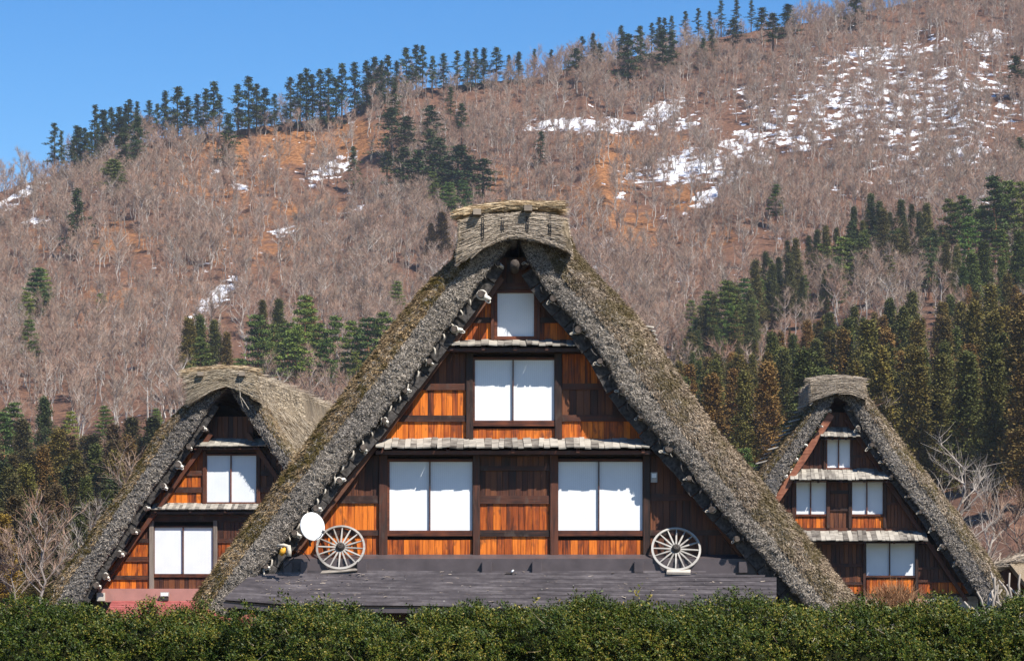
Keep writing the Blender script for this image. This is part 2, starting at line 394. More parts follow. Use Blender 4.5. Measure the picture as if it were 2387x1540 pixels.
# ------------------------------------------------------------------ houses
class House:
    def __init__(s, name, px, Y, ang, label):
        s.a = R_(ang); s.O = Vector(((px - CX) / F * Y, Y)); s.ua = Vector((math.cos(s.a), math.sin(s.a))); s.da = Vector((-math.sin(s.a), math.cos(s.a)))
        s.e = empty(name, (s.O.x, s.O.y, 0), s.a, label=label, cat='house'); s.Y = Y
    def P(s, px, py, d=0):                              # pixel -> point of the plane d behind the facade, in house coordinates
        dx = (px - CX) / F; dz = (HY - py) / F
        t_ = (d + s.O.dot(s.da)) / (dx * s.da.x + s.da.y)
        w_ = Vector((dx * t_, t_)) - s.O
        return Vector((w_.dot(s.ua), d, ZE + dz * t_))
    def u(s, px, d=0): return s.P(px, HY, d).x
    def z(s, py, d=0, px=None):
        px = CX + F * s.O.x / s.O.y if px is None else px
        return s.P(px, py, d).z
    def W(s, v):                                        # house -> world
        q = s.O + s.ua * v[0] + s.da * v[1]; return Vector((q.x, q.y, v[2]))

# shared unit plank: 1 x 1 x 1 with chamfered front edges, centred
def unit_plank(mat, name='plank'):
    c = .06
    P = [(-.5, .5), (-.5, -.5 + c), (-.5 + c, -.5), (.5 - c, -.5), (.5, -.5 + c), (.5, .5)]   # (x, y)
    V = [(x, y, z) for z in (-.5, .5) for x, y in P]; n = 6
    Fc = [tuple(range(n - 1, -1, -1)), tuple(range(n, 2 * n))] + [(i, (i + 1) % n, n + (i + 1) % n, n + i) for i in range(n)]
    return mesh_data(name, V, Fc, mat)
UP = {k: unit_plank(M[k]) for k in ('plank', 'plank_dark', 'beam', 'post', 'post_grey', 'frame', 'shingle', 'old', 'metal', 'metal_red', 'mat', 'flash', 'pink')}
def pk(h, name, kind, x0, x1, y0, y1, d0, d1, dj=0, **k):
    """box by pixel extents on the plane of its front face d0, back to d1"""
    a = h.P(x0, y1, d0); b = h.P(x1, y0, d0)
    return inst(name, UP[kind], h.e, ((a.x + b.x) / 2, (d0 + d1) / 2 + dj, (a.z + b.z) / 2), (0, 0, 0), (b.x - a.x, d1 - d0, b.z - a.z), **k)

def planks(h, x0, x1, y0, y1, wpx, lim=None, kind='plank', d=0.0, name='plank'):
    x = x0
    while x < x1 - 2:
        wd = wpx * rnd(.75, 1.25)
        xb = min(x + wd, x1)
        if x1 - xb < wpx * .4: xb = x1
        yt = y0
        if lim:
            yt = max(y0, min(lim(x), lim(xb)) - 6)
        if yt < y1 - 3:
            pk(h, name, kind, x + .35, xb - .35, yt, y1, d - rnd(0, .012), d + .03)
        x = xb
def beam(h, x0, x1, y0, y1, d0=-.05, d1=.03, kind='beam', name='beam', **k):
    return pk(h, name, kind, x0, x1, y0, y1, d0, d1, **k)

def window(h, x0, x1, y0, y1, split, fr=7, d=-.02, bottom=12, label=None):
    """dark sliding frame with white paper panels"""
    m = MB()
    def bx(a, b, c, e, d0, d1):
        p = h.P(a, e, d0); q = h.P(b, c, d0); m.box(p.x, q.x, d0, d1, p.z, q.z)
    bx(x0 - fr, x0, y0 - fr, y1 + bottom, d - .03, d + .05); bx(x1, x1 + fr, y0 - fr, y1 + bottom, d - .03, d + .05)
    bx(x0, x1, y0 - fr, y0, d - .025, d + .05); bx(x0, x1, y1, y1 + bottom, d - .035, d + .05)
    for s_ in split: bx(s_ - 1.3, s_ + 1.3, y0, y1 + bottom * .75, d - .04, d + .02)
    f = m.out('window', M['frame'], h.e)
    if label: f['label'] = label
    xs_ = [x0] + list(split) + [x1]
    for i in range(len(xs_) - 1):
        p = h.P(xs_[i] + (1.3 if i else 0), y1, d + .025); q = h.P(xs_[i + 1] - (1.3 if i < len(xs_) - 2 else 0), y0, d + .025)
        b = MB(); b.box(p.x, q.x, d + .025 + .006 * (i % 2), d + .04, p.z, q.z); b.out('paper_panel', M['paper'], f)
    return f

def pent_roof(h, x0, x1, yt, yb, D, wpx, rows=2, beam_h=10, ragged=1.0):
    """short board roof: shingles as pieces on a batten, beam under it"""
    root_m = MB()
    a = h.P(x0, yb + beam_h, -D * .75); b = h.P(x1, yb + 1.5, -D * .75)
    root_m.box(a.x, b.x, -D * .8, -D * .62, a.z, b.z)
    zt, zb_ = h.z(yt, -.03, (x0 + x1) / 2), h.z(yb, -D, (x0 + x1) / 2)
    n = 5
    for i in range(n):
        xx = a.x + .15 + (b.x - a.x - .3) * i / (n - 1)
        root_m.add([(xx - .035, -.0, zt - .10), (xx + .035, -.0, zt - .10), (xx + .035, -D * .9, zb_ - .06), (xx - .035, -D * .9, zb_ - .06),
                    (xx - .035, -.0, zt - .04), (xx + .035, -.0, zt - .04), (xx + .035, -D * .9, zb_ - .0), (xx - .035, -D * .9, zb_ - .0)],
                   [(0, 1, 2, 3), (7, 6, 5, 4), (0, 4, 5, 1), (1, 5, 6, 2), (2, 6, 7, 3), (3, 7, 4, 0)])
    root = root_m.out('pent_roof', M['beam'], h.e)
    dz = zt - zb_; ln = math.hypot(dz, D); pitch = math.atan2(dz, D)
    wm = wpx / F * h.Y
    for r in range(rows):
        u = h.u(x0, -D) + (r * wm * .5 if r else 0); u1 = h.u(x1, -D)
        f0, f1 = ((0, .62), (.42, 1.0))[r] if rows == 2 else (0, 1)
        while u < u1 - wm * .3:
            wd = wm * rnd(.75, 1.3); L_ = ln * (f1 - f0) * rnd(1.0, 1.04) ; fc = (f0 + f1) / 2 + rnd(-.004, .006) * ragged
            c = Vector((u + wd / 2, -D * fc, zt - dz * fc + .028 * (1 - r) * 0 + .02 + .022 * (1 if r == 0 else 0) + rnd(0, .016) * ragged))
            inst('shingle', UP['shingle'], root, c, (R_(90) + pitch + rnd(-.02, .03), rnd(-.03, .03) * ragged * 1.6, rnd(-.02, .02)), (wd * .98, .028, L_))
            u += wd
    return root

def polyat(P, y):                                       # x of a polyline at y
    ys_ = [p[1] for p in P]; return float(np.interp(y, ys_, [p[0] for p in P]))
def resample(P, n):
    P = np.array(P, float); d = np.r_[0, np.cumsum(np.hypot(*np.diff(P, axis=0).T))]
    s = np.linspace(0, d[-1], n); return np.stack([np.interp(s, d, P[:, 0]), np.interp(s, d, P[:, 1])], 1)

def thatch(h, I, O, d0, depth, nS, name, seed, step=.05, straws=26000, goldtop=False, dens_out=1.0, strawscale=1.0, cutfrac=.62, outm='reed_brown', cut_d=0.0, topstraw=0):
    """one slope of the roof: thick thatch with a cut face, rounded outer edge, top surface and underside"""
    I = resample(I, nS); O = resample(O, nS)
    prof = []                                           # (u across thickness, depth behind the front)
    prof += [(0, depth), (0, depth * .6), (0, depth * .3), (0, 1.2), (0, .5), (0, .2), (0, .07)]
    nc = 14
    for i in range(nc): prof.append((.02 + (cutfrac - .02) * i / (nc - 1), .03 - .03 * math.sin(math.pi * i / (nc - 1))))
    nr = 11
    for i in range(1, nr + 1):
        a = i / nr * math.pi / 2; prof.append((cutfrac + (1 - cutfrac) * math.sin(a), .02 + .75 * (1 - math.cos(a))))
    k0, k1 = 7, 7 + nc                                  # cut face rows k0..k1, rounding k1..k2
    k2 = len(prof) - 1
    for f in np.linspace(.09, 1, 22) ** 1.15: prof.append((1, .77 + (depth - .77) * float(f)))
    nU = len(prof)
    G = np.zeros((nS, nU, 3))
    for s in range(nS):
        a = h.P(I[s][0], I[s][1], d0); b = h.P(O[s][0], O[s][1], d0 + .75)
        for k, (u, dd) in enumerate(prof):
            G[s, k] = (a.x + (b.x - a.x) * u, d0 + dd, a.z + (b.z - a.z) * u)
    gs = np.gradient(G, axis=0); gu = np.gradient(G, axis=1)
    N = np.cross(gu, gs); N /= np.linalg.norm(N, axis=2, keepdims=True) + 1e-9
    cen = G[:, k0:k2].mean((0, 1)) if False else None
    # orient outwards: the cut face looks to -d
    if N[nS // 2, (k0 + k1) // 2, 1] > 0: N = -N
    S_ = np.arange(nS)[:, None] * np.ones((1, nU)); A = S_ * (11.0 / nS); B = np.array([p[0] + p[1] * .9 for p in prof])[None, :] * np.ones((nS, 1))
    amp = np.ones(nU); amp[:6] = .4; 
    disp = (.05 * fbm(A * 1.5, B * 3, seed, 3) + .035 * fbm(A * 9, B * 9, seed + 5, 2) + .03 * vn(A * 20, B * 20, seed + 9)) * amp[None, :]
    G2 = G + N * disp[..., None]
    idx = np.arange(nS * nU).reshape(nS, nU)
    Fc = np.stack([idx[:-1, :-1], idx[:-1, 1:], idx[1:, 1:], idx[1:, :-1]], -1).reshape(-1, 4)
    kk = np.tile(np.arange(nU - 1), nS - 1); mi = np.where(kk < k1 - 1, 0, 1)
    # close the foot
    foot = idx[-1]; V = G2.reshape(-1, 3)
    ff = [tuple(int(i) for i in foot)]
    me = mesh_data(name, [tuple(v) for v in V], [tuple(int(i) for i in f) for f in Fc] + ff, [M['th_grey'], M['th_gold'] if goldtop else M['th_brown']], False, list(mi) + [0])
    part = put(bpy.data.objects.new(name, me), h.e)
    def sample(n, ka, kb):
        s = rng.random(n) * (nS - 1.001); k = ka + rng.random(n) * (kb - ka - .001)
        i, j = s.astype(int), k.astype(int); fs, fk = (s - i)[:, None], (k - j)[:, None]
        p = G2[i, j] * (1 - fs) * (1 - fk) + G2[i + 1, j] * fs * (1 - fk) + G2[i, j + 1] * (1 - fs) * fk + G2[i + 1, j + 1] * fs * fk
        return p, N[i, j], gs[i, j] / np.linalg.norm(gs[i, j], axis=1, keepdims=True), (k - ka) / (kb - ka)
    # cut reed ends: short curls in every direction
    n = straws
    p, nn, tt, _ = sample(n, k0 - 1, k1 + 3)
    r = rng.normal(size=(n, 3)); D = r - nn * (r * nn).sum(1, keepdims=True); D /= np.linalg.norm(D, axis=1, keepdims=True); D = D + nn * rng.uniform(-.1, .75, (n, 1))
    nr_ = nn + rng.normal(size=(n, 3)) * .45
    blades('reed_ends', p + nn * .002, D, nr_, rng.uniform(.03, .075, n) * strawscale, rng.uniform(.007, .015, n) * strawscale, M['reed_grey'], part, .6, -.35, 2, kind='stuff')
    n = int(straws * .8 * dens_out)
    p, nn, tt, f = sample(n, k1 - 2, k2 + 3)
    # reeds on the weathered outer edge point down the slope
    D = tt * rng.uniform(.4, 1.2, (n, 1)) + rng.normal(size=(n, 3)) * .35 + nn * rng.uniform(0, .5, (n, 1)) + np.array([0, -.25, 0])
    blades('reeds', p, D, nn + rng.normal(size=(n, 3)) * .4, rng.uniform(.045, .11, n) * strawscale, rng.uniform(.008, .017, n) * strawscale, M[outm], part, .5, -.2, 2, kind='stuff')
    if topstraw:
        p, nn, tt, f = sample(topstraw, k2, nU - 1)
        D = tt + rng.normal(size=(topstraw, 3)) * .16 + nn * rng.uniform(0, .12, (topstraw, 1))
        blades('top_reeds', p, D, nn + rng.normal(size=(topstraw, 3)) * .3, rng.uniform(.15, .4, topstraw), rng.uniform(.012, .03, topstraw), M['reed_dull'], part, .5, -.1, 2, kind='stuff')
    return part, G2

def ridge_cap(h, C, d0, depth, seed, straws=1500, scale=1.0, poles=(), gold='reed_cap'):
    """reed bundles laid over the ridge. C: topl, topr, rows of the outline (pixels)"""
    top, arch = C['top'], C['arch']                     # polylines left->right
    n = 26
    T = resample(top, n); A = resample(arch, n)
    m = MB(); V = []; nd = 14
    L = np.zeros((n, 2, 3))
    for i in range(n):
        L[i, 0] = h.P(*T[i], d0); L[i, 1] = h.P(*A[i], d0)
    rows = 7
    G = np.zeros((n, rows, 3))
    for r in range(rows):
        f = r / (rows - 1); G[:, r] = L[:, 0] * (1 - f) + L[:, 1] * f; G[:, r, 1] = d0 + .06 * math.sin(f * math.pi) * -1
    G[..., 1] += .03 * vn(np.arange(n)[:, None] * .9, np.arange(rows)[None] * 1.3, seed)
    idx = np.arange(n * rows).reshape(n, rows)
    V = [tuple(v) for v in G.reshape(-1, 3)]
    Fc = [tuple(int(q) for q in (idx[i, j], idx[i, j + 1], idx[i + 1, j + 1], idx[i + 1, j])) for i in range(n - 1) for j in range(rows - 1)]
    # body behind: top, sides and underside run back along the ridge
    loop = [idx[i, 0] for i in range(n)] + [idx[n - 1, j] for j in range(1, rows)] + [idx[i, rows - 1] for i in range(n - 2, -1, -1)] + [idx[0, j] for j in range(rows - 2, 0, -1)]
    prev = [int(q) for q in loop]
    for k in range(1, nd + 1):
        dd = depth * k / nd; base = len(V)
        for q in loop:
            x, y, z = G.reshape(-1, 3)[q]; V.append((x + .03 * math.sin(k * 2.1 + x * 3), y + dd, z + .05 * math.sin(k * 1.7 + x)))
        cur = [base + i for i in range(len(loop))]
        for i in range(len(loop)):
            j = (i + 1) % len(loop); Fc.append((prev[i], prev[j], cur[j], cur[i]))
        prev = cur
    Fc.append(tuple(prev))
    part = obj('ridge_cap', V, Fc, M['th_gold'], h.e)
    # reeds along the front, following rows
    ns = straws; f = rng.random(ns) ** .9; s = (.13 + .74 * rng.random(ns)) * (n - 2)
    i = s.astype(int); fr = (s - i)[:, None]
    def at(i_, fr_, f_): return (L[i_, 0] * (1 - fr_) + L[i_ + 1, 0] * fr_) * (1 - f_) + (L[i_, 1] * (1 - fr_) + L[i_ + 1, 1] * fr_) * f_
    p = at(i, fr, f[:, None]); tan = (L[i + 1, 0] - L[i, 0]) * (1 - f[:, None]) + (L[i + 1, 1] - L[i, 1]) * f[:, None]
    tan /= np.linalg.norm(tan, axis=1, keepdims=True)
    sgn = np.where(rng.random(ns) < .5, -1, 1)[:, None]; sgn = np.where(s[:, None] / n < .22, -1, np.where(s[:, None] / n > .78, 1, sgn))
    D = tan * sgn + rng.normal(size=(ns, 3)) * np.array([.02, .05, .09]); p[:, 1] -= rng.uniform(.03, .11, ns)
    N = np.tile(np.array([0, -1.0, .25]), (ns, 1)) + rng.normal(size=(ns, 3)) * .4
    blades('cap_reeds', p, D, N, rng.uniform(.16, .38, ns) * scale, rng.uniform(.006, .014, ns) * scale, M[gold], part, .6, -.05, 2, kind='stuff')
    # reeds over top and sides along the ridge, ends sticking out both ways
    ns = int(straws * 1.3); s = rng.random(ns); dd = rng.random(ns) ** 1.4 * depth
    i = ((.16 + .68 * s) * (n - 2)).astype(int); p = L[i, 0].copy(); p[:, 1] += dd; p[:, 2] += rng.uniform(-.02, .06, ns)
    D = np.stack([np.where(s < .5, -1, 1) * 1.0, rng.normal(size=ns) * .12, rng.normal(size=ns) * .10 - .05], 1)
    blades('ridge_reeds', p, D, np.tile([0, -.3, 1.0], (ns, 1)) + rng.normal(size=(ns, 3)) * .4, rng.uniform(.18, .40, ns) * scale, rng.uniform(.008, .016, ns) * scale, M[gold], part, .6, -.1, 2, kind='stuff')
    # side fringe: reeds hanging along both flanks of the cap
    for q, sx in ((0, -1), (n - 1, 1)):
        ns = int(straws * .5); f = rng.random(ns)[:, None]; p = L[q, 0] * (1 - f) + L[q, 1] * f; p = p.copy(); p[:, 1] += rng.random(ns) * min(depth, 9) - .05
        p[:, 0] -= sx * .1
        D = np.stack([np.full(ns, sx * 1.0), rng.normal(size=ns) * .15, -.2 - f[:, 0] * .55 + rng.normal(size=ns) * .1], 1)
        blades('flank_reeds', p, D, np.tile([0, -.5, 1.0], (ns, 1)) + rng.normal(size=(ns, 3)) * .4, rng.uniform(.10, .17, ns) * scale, rng.uniform(.014, .03, ns) * scale, M[gold], part, .6, 0, 1, kind='stuff')
    return part

def reed_roll(h, pts, rad, d0, seed, mat='reed_gold', n=900, squash=.8):
    """a long bundle of reeds lying across the ridge"""
    P3 = [h.P(x, y, d0) for x, y in pts]
    m = MB(); m.tube(P3, [rad * .82] * len(P3), 10)
    part = m.out('reed_bundle', M['th_gold'], h.e)
    A = np.array([tuple(p) for p in P3]); s = rng.random(n) * (len(A) - 1.01); i = s.astype(int); fr = (s - i)[:, None]
    c = A[i] * (1 - fr) + A[i + 1] * fr; tan = A[i + 1] - A[i]; tan /= np.linalg.norm(tan, axis=1, keepdims=True)
    a = rng.random(n) * 2 * math.pi; off = np.stack([np.zeros(n), np.cos(a), np.sin(a)], 1)
    D = tan * np.where(s / len(A) < .35, -1, np.where(s / len(A) > .6, 1, np.where(rng.random(n) < .5, -1, 1)))[:, None] + rng.normal(size=(n, 3)) * .06 + off * .03
    blades('bundle_reeds', c + off * rad * .9, D, off + rng.normal(size=(n, 3)) * .3, rng.uniform(.12, .30, n), rng.uniform(.01, .02, n), M[mat], part, .7, 0, 1, kind='stuff')
    return part

def rope_mesh(r, side, v):
    q = random.Random(v * 7 + 3); m = MB()
    for k in range(q.choice((1, 2, 2))): m.ring((0, -.13 - .045 * k, 0), (1, 0, q.uniform(-.15, .15)), (0, 0, 1), r + .012, .017, 12, 5)
    # a loose tie: twisted eye of straw pulled towards the gable
    a0 = q.uniform(-.9, .25); L_ = q.uniform(.04, .085); c = Vector((side * (r + .02 + L_), -.17, -.06 + .25 * a0 * L_)); wv_ = q.uniform(.022, .05)
    ax = Vector((side * math.cos(a0 * .6), 0, math.sin(a0 * .6))); az = Vector((-ax.z, 0, ax.x))
    m.tube([c + ax * math.cos(a) * L_ + az * math.sin(a) * wv_ * (1 + .3 * math.sin(2 * a)) for a in np.linspace(0, 2 * math.pi, 11)], .014, 5, False)
    m.tube([(side * r * -.3, -.15, -r - .012), (side * r * .7, -.17, -r * .8 - .01), (side * (r + .06), -.17, -.06)], [.02, .024, .016], 5)
    if side > 0:
        m.tube([(-r * .2, -.16, .0), (r + .05, -.19, -.015), (r + .12, -.18, -.03)], [.062, .050, .040], 7)
        m.ring((r * .9, -.19, -.01), (0, 1, 0), (0, 0, 1), .052, .016, 8, 5); m.ring((r * .3, -.17, 0), (0, 1, 0), (0, 0, 1), .062, .018, 8, 5)
    for k in range(3): b = Vector((side * q.uniform(-.06, .12), -.17, -.05)); m.tube([b, b + Vector((q.uniform(-.08, .08), -.02, q.uniform(-.12, .05)))], [.014, .006], 4)
    return m.data('rope_binding', M['rope_sunlit'] if side > 0 else M['rope'], True)
ROPE = {}
def purlins(h, pts, d0, side, r=.085, proj_=.26):
    """log ends poking out under the thatch, bound with straw rope"""
    if (r, side) not in ROPE:
        lms = []
        for v in range(3):
            m = MB(); q = random.Random(v); m.tube([(0, .9, 0), (0, -.1, .0), (q.uniform(-.02, .02), -proj_, q.uniform(-.02, .02))], [r, r, r * .9], 8 + v); lms.append(m.data('purlin', M['log_end'], False))
        ROPE[(r, side)] = (lms, [rope_mesh(r, side, v) for v in range(6)])
    lms, rms = ROPE[(r, side)]
    for x, y in pts:
        p = h.P(x, y, d0 + .16); sc_ = rnd(.7, 1.12)
        o = inst('purlin', random.choice(lms), h.e, p, (rnd(-.12, .12), 0, rnd(-.2, .2)), (sc_, 1, sc_))
        inst('rope_binding', random.choice(rms), o, (0, 0, 0), (0, rnd(-.45, .45), 0), (rnd(.6, 1.0), 1, rnd(.6, 1.0)))

def slope_strip(h, I, side, d0, w0, w1, n, kind='mat', name='roof_batten', dep=.12):
    """row of dark reed blocks just inside the cut face"""
    P_ = resample(I, n + 1)
    for k in range(n):
        a, b = h.P(P_[k][0], P_[k][1], d0), h.P(P_[k + 1][0], P_[k + 1][1], d0)
        dv = b - a; ang = math.atan2(dv.z, dv.x); L_ = dv.length
        nrm = Vector((-dv.z, 0, dv.x)).normalized()
        if nrm.z > 0: nrm = -nrm
        if (nrm.x > 0) != (side > 0): nrm = Vector((dv.z, 0, -dv.x)).normalized(); nrm = nrm if nrm.z < 0 else -nrm
        c = (a + b) / 2 + nrm * (w0 + w1) / 2
        inst(name, UP[kind], h.e, (c.x, d0 + dep / 2 + rnd(-.03, .03), c.z), (0, -ang + rnd(-.03, .03), 0), (L_ * .97, dep, (w1 - w0) * rnd(.85, 1.1)))
def rafter(h, A, B, wpx, d0, d1, mat):
    a, b = h.P(A[0], A[1], d0), h.P(B[0], B[1], d0); wd = wpx / F * h.Y
    dv = (b - a).normalized(); nr = Vector((dv.z, 0, -dv.x)) * wd / 2
    m = MB(); n = 8; P1 = []; P2 = []
    for i in range(n + 1):
        c = a + (b - a) * i / n; k = nr * (1 + .12 * math.sin(i * 2.3))
        P1.append(c + k); P2.append(c - k)
    m.prism([(p.x, p.z) for p in P1] + [(p.x, p.z) for p in reversed(P2)], d0, d1)
    return m.out('rafter', mat, h.e)

# ---- main house ---------------------------------------------------
H = House('thatched_farmhouse', 1195, 55, 0, 'largest steep-thatched timber farmhouse, in the middle, with two cart wheels and a brown metal roof')
MI_L = [(1196, 566), (1150, 612), (1085, 705), (1030, 782), (980, 850), (932, 912), (880, 980), (823, 1048), (770, 1115), (722, 1180), (665, 1256), (604, 1335), (560, 1400), (530, 1440)]
MO_L = [(1080, 520), (1060, 606), (1010, 648), (965, 700), (925, 748), (880, 812), (825, 885), (768, 962), (700, 1052), (650, 1120), (600, 1188), (545, 1262), (500, 1326), (455, 1396)]
MI_R = [(1212, 566), (1243, 624), (1273, 674), (1310, 716), (1355, 764), (1408, 837), (1443, 903), (1511, 990), (1545, 1029), (1600, 1085), (1632, 1132), (1679, 1187), (1734, 1246), (1817, 1341), (1866, 1395), (1905, 1440)]
MO_R = [(1318, 520), (1337, 584), (1372, 622), (1430, 680), (1505, 765), (1560, 842), (1600, 902), (1680, 1012), (1766, 1112), (1850, 1215), (1942, 1330), (2003, 1408), (2020, 1430)]
DF = -.80
thatch(H, MI_L, MO_L, DF, 10.5, 270, 'thatch_slope', 11, straws=60000, cutfrac=.60)
thatch(H, MI_R, MO_R, DF, 10.5, 270, 'thatch_slope', 23, straws=60000, cutfrac=.42, outm='reed_tan', dens_out=1.5)
limL = lambda x: float(np.interp(x, [p[0] for p in reversed(MI_L)], [p[1] for p in reversed(MI_L)]))
limR = lambda x: float(np.interp(x, [p[0] for p in MI_R], [p[1] for p in MI_R]))
lim = lambda x: limL(x) if x < 1200 else limR(x)
# gable backing
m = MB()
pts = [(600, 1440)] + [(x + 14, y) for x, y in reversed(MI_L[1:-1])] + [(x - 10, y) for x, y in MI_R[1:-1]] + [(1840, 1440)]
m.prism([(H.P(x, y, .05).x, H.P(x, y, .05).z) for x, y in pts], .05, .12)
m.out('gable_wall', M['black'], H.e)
m = MB(); a, b = H.u(600), H.u(1830); m.box(a, b, 0.0, .2, 0, H.z(1400)); m.box(a, a + .2, .2, 9, 0, H.z(1400)); m.box(b - .2, b, .2, 9, 0, H.z(1400)); m.box(a, b, 9, 9.2, 0, H.z(1400))
m.prism([(a, H.z(1400)), (0, H.z(560)), (b, H.z(1400))], 9, 9.2)
m.out('lower_wall', M['plank_dark'], H.e)
# ground-floor level
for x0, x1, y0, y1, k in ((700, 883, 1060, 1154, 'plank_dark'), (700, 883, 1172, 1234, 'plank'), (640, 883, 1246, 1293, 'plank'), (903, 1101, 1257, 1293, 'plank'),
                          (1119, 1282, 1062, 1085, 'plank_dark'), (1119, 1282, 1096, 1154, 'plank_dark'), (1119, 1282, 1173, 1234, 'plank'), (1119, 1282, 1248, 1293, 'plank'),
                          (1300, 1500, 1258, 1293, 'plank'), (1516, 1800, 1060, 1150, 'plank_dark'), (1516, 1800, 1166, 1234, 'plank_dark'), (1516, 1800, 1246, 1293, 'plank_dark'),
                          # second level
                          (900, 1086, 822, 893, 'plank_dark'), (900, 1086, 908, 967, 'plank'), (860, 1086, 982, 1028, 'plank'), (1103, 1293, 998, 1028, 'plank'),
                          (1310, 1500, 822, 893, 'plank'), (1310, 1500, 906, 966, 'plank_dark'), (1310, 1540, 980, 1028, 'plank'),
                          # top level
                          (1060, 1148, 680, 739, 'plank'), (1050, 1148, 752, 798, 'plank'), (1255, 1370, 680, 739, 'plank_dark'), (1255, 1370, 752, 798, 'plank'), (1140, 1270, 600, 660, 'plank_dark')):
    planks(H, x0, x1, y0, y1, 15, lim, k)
def ubeam(h, x0, x1, y0, y1, lim_, **k):               # a beam cut where it meets the roof
    c = (y0 + y1) / 2; xs_ = [x for x in np.arange(x0, x1, 4) if lim_(x) - 8 < c]
    if xs_: beam(h, xs_[0], xs_[-1] + 4, y0, y1, **k)
for x0, x1, y0, y1 in ((700, 885, 1154, 1172), (640, 885, 1234, 1247), (1117, 1284, 1154, 1173), (1117, 1284, 1234, 1249), (1514, 1800, 1150, 1166), (1514, 1800, 1234, 1247),
                       (880, 1087, 893, 908), (860, 1087, 967, 982), (1309, 1500, 893, 907), (1309, 1540, 966, 981), (1060, 1149, 739, 752), (1254, 1370, 739, 752),
                       (1100, 1300, 659, 674), (1020, 1390, 818, 824), (880, 1540, 1050, 1062)):
    ubeam(H, x0, x1, y0, y1, lim)
beam(H, 1119, 1282, 1085, 1096, -.07, .03)
for x0, x1, y0, y1 in ((883, 903, 1060, 1297), (1102, 1119, 1060, 1297), (1282, 1301, 1060, 1299), (1499, 1516, 1060, 1299), (1086, 1103, 822, 1029), (1293, 1310, 822, 1029), (1144, 1152, 676, 798), (1252, 1259, 676, 798)):
    pk(H, 'post', 'post', x0, x1, y0, y1, -.09, .04)
window(H, 908, 1101, 1075, 1235, [1002], 6, -.03, 13); window(H, 1301.5, 1498, 1075, 1235, [1396], 6, -.03, 13)
window(H, 1107, 1292, 838, 979, [1196], 6, -.03, 13); window(H, 1159.5, 1244.6, 682, 783, [], 7, -.03, 8)
pent_roof(H, 876, 1515, 1028, 1048, .62, 15, 1, 10, 2.2)
pent_roof(H, 1037, 1364, 798, 809, .58, 16, 1, 10, 2.2)
# inside of the roof
slope_strip(H, MI_L[1:-1], 1, DF + .22, -.02, .28, 26); slope_strip(H, MI_R[1:-1], -1, DF + .22, -.02, .30, 26)
rafter(H, (1170, 648), (690, 1284), 12, -.34, -.14, M['rafter']); rafter(H, (1228, 640), (1768, 1345), 12, -.22, -.06, M['plank_dark'])
LP = [(1156, 615), (1121, 688), (1056, 767), (997, 845), (945, 912), (897, 979), (840, 1047), (785, 1117), (731, 1187), (684, 1245), (618, 1322)]
RP = [(1231, 613), (1288, 697), (1347, 770), (1403, 846), (1456, 911), (1498, 974), (1559, 1049), (1610, 1116), (1665, 1187), (1716, 1254)]
purlins(H, [(x + 3, y) for x, y in LP], DF + .12, 1); purlins(H, [(x - 3, y) for x, y in RP], DF + .12, -1)
for x, y in ((1196, 562), (1200, 619)):
    m = MB(); p = H.P(x, y, -.7); m.tube([p + Vector((0, 3, 0)), p + Vector((0, -.35, 0))], [.12, .10], 10); m.out('ridge_purlin', M['log_end'], H.e, True)
# pentagon-shaped bracket of rope low on the right verge
m = MB(); c = H.P(1750, 1282, DF + .35)
m.tube([c + Vector((math.cos(a) * .2, 0, math.sin(a) * .17)) for a in np.linspace(.3, .3 + 2 * math.pi, 6)], .020, 5, False); m.out('rope_binding', M['rope'], H.e)
# curved hooks of bent branch between the purlin ends
hk = MB(); hk.tube([(0, -.02, .12), (.05, -.06, .06), (.06, -.07, -.02), (.03, -.06, -.10)], [.02, .022, .02, .014], 5); hkd = hk.data('branch_hook', M['mat'], True); hkl = hk.data('branch_hook', M['rope'], True)
for P_, sd in ((MI_L, 1), (MI_R, -1)):
    for x, y in resample(P_[2:-2], 24): inst('branch_hook', hkl if sd > 0 else hkd, H.e, H.P(x + sd * rnd(2, 7), y + rnd(-4, 4), DF + .15), (rnd(-.3, .3), rnd(-.6, .6), 0), (sd, 1, rnd(.7, 1.2)))
# ridge
ridge_cap(H, dict(top=[(1072, 512), (1130, 502), (1190, 499), (1250, 499), (1322, 507)], arch=[(1062, 614), (1110, 590), (1150, 566), (1195, 553), (1240, 560), (1290, 572), (1334, 590)]), DF - .28, 10.6, 3, 8500)
reed_roll(H, [(1078, 497), (1110, 490), (1150, 484), (1195, 479), (1250, 480), (1303, 480)], .12, DF - .22, 2, n=1500)
reed_roll(H, [(1088, 504), (1120, 498), (1190, 490), (1250, 490), (1300, 491)], .10, DF - .02, 4, n=900)
for x, y in ((1113, 501), (1231, 492)):
    m = MB(); p = H.P(x, y, DF); m.box(p.x - .085, p.x + .085, p.y - .56, p.y + 9.5, p.z - .06, p.z + .06); m.out('ridge_pole', M['pole'], H.e)
for x in (1125, 1171, 1229, 1282):                      # cords tied down over the cap
    m = MB(); y1_ = float(np.interp(x, [1062, 1150, 1195, 1240, 1334], [610, 566, 553, 560, 590]))
    for k in (-1.5, 1.5): m.tube([H.P(x + k, 500, DF - .37), H.P(x + k * 1.6, (500 + y1_) / 2, DF - .41), H.P(x + k * .3, y1_ + 4, DF - .34)], .010, 4)
    m.out('tie_cord', M['cable'], H.e)
# boards sticking out of the right-hand slope
for k, (x, y) in enumerate(((1496, 760), (1500, 768), (1504, 776), (1506, 785))):
    p = H.P(x, y, 1.1 + k * .08); inst('roof_board', UP['old'], H.e, p, (0, R_(6 + k * 3), R_(12)), (.50, .3, .035))
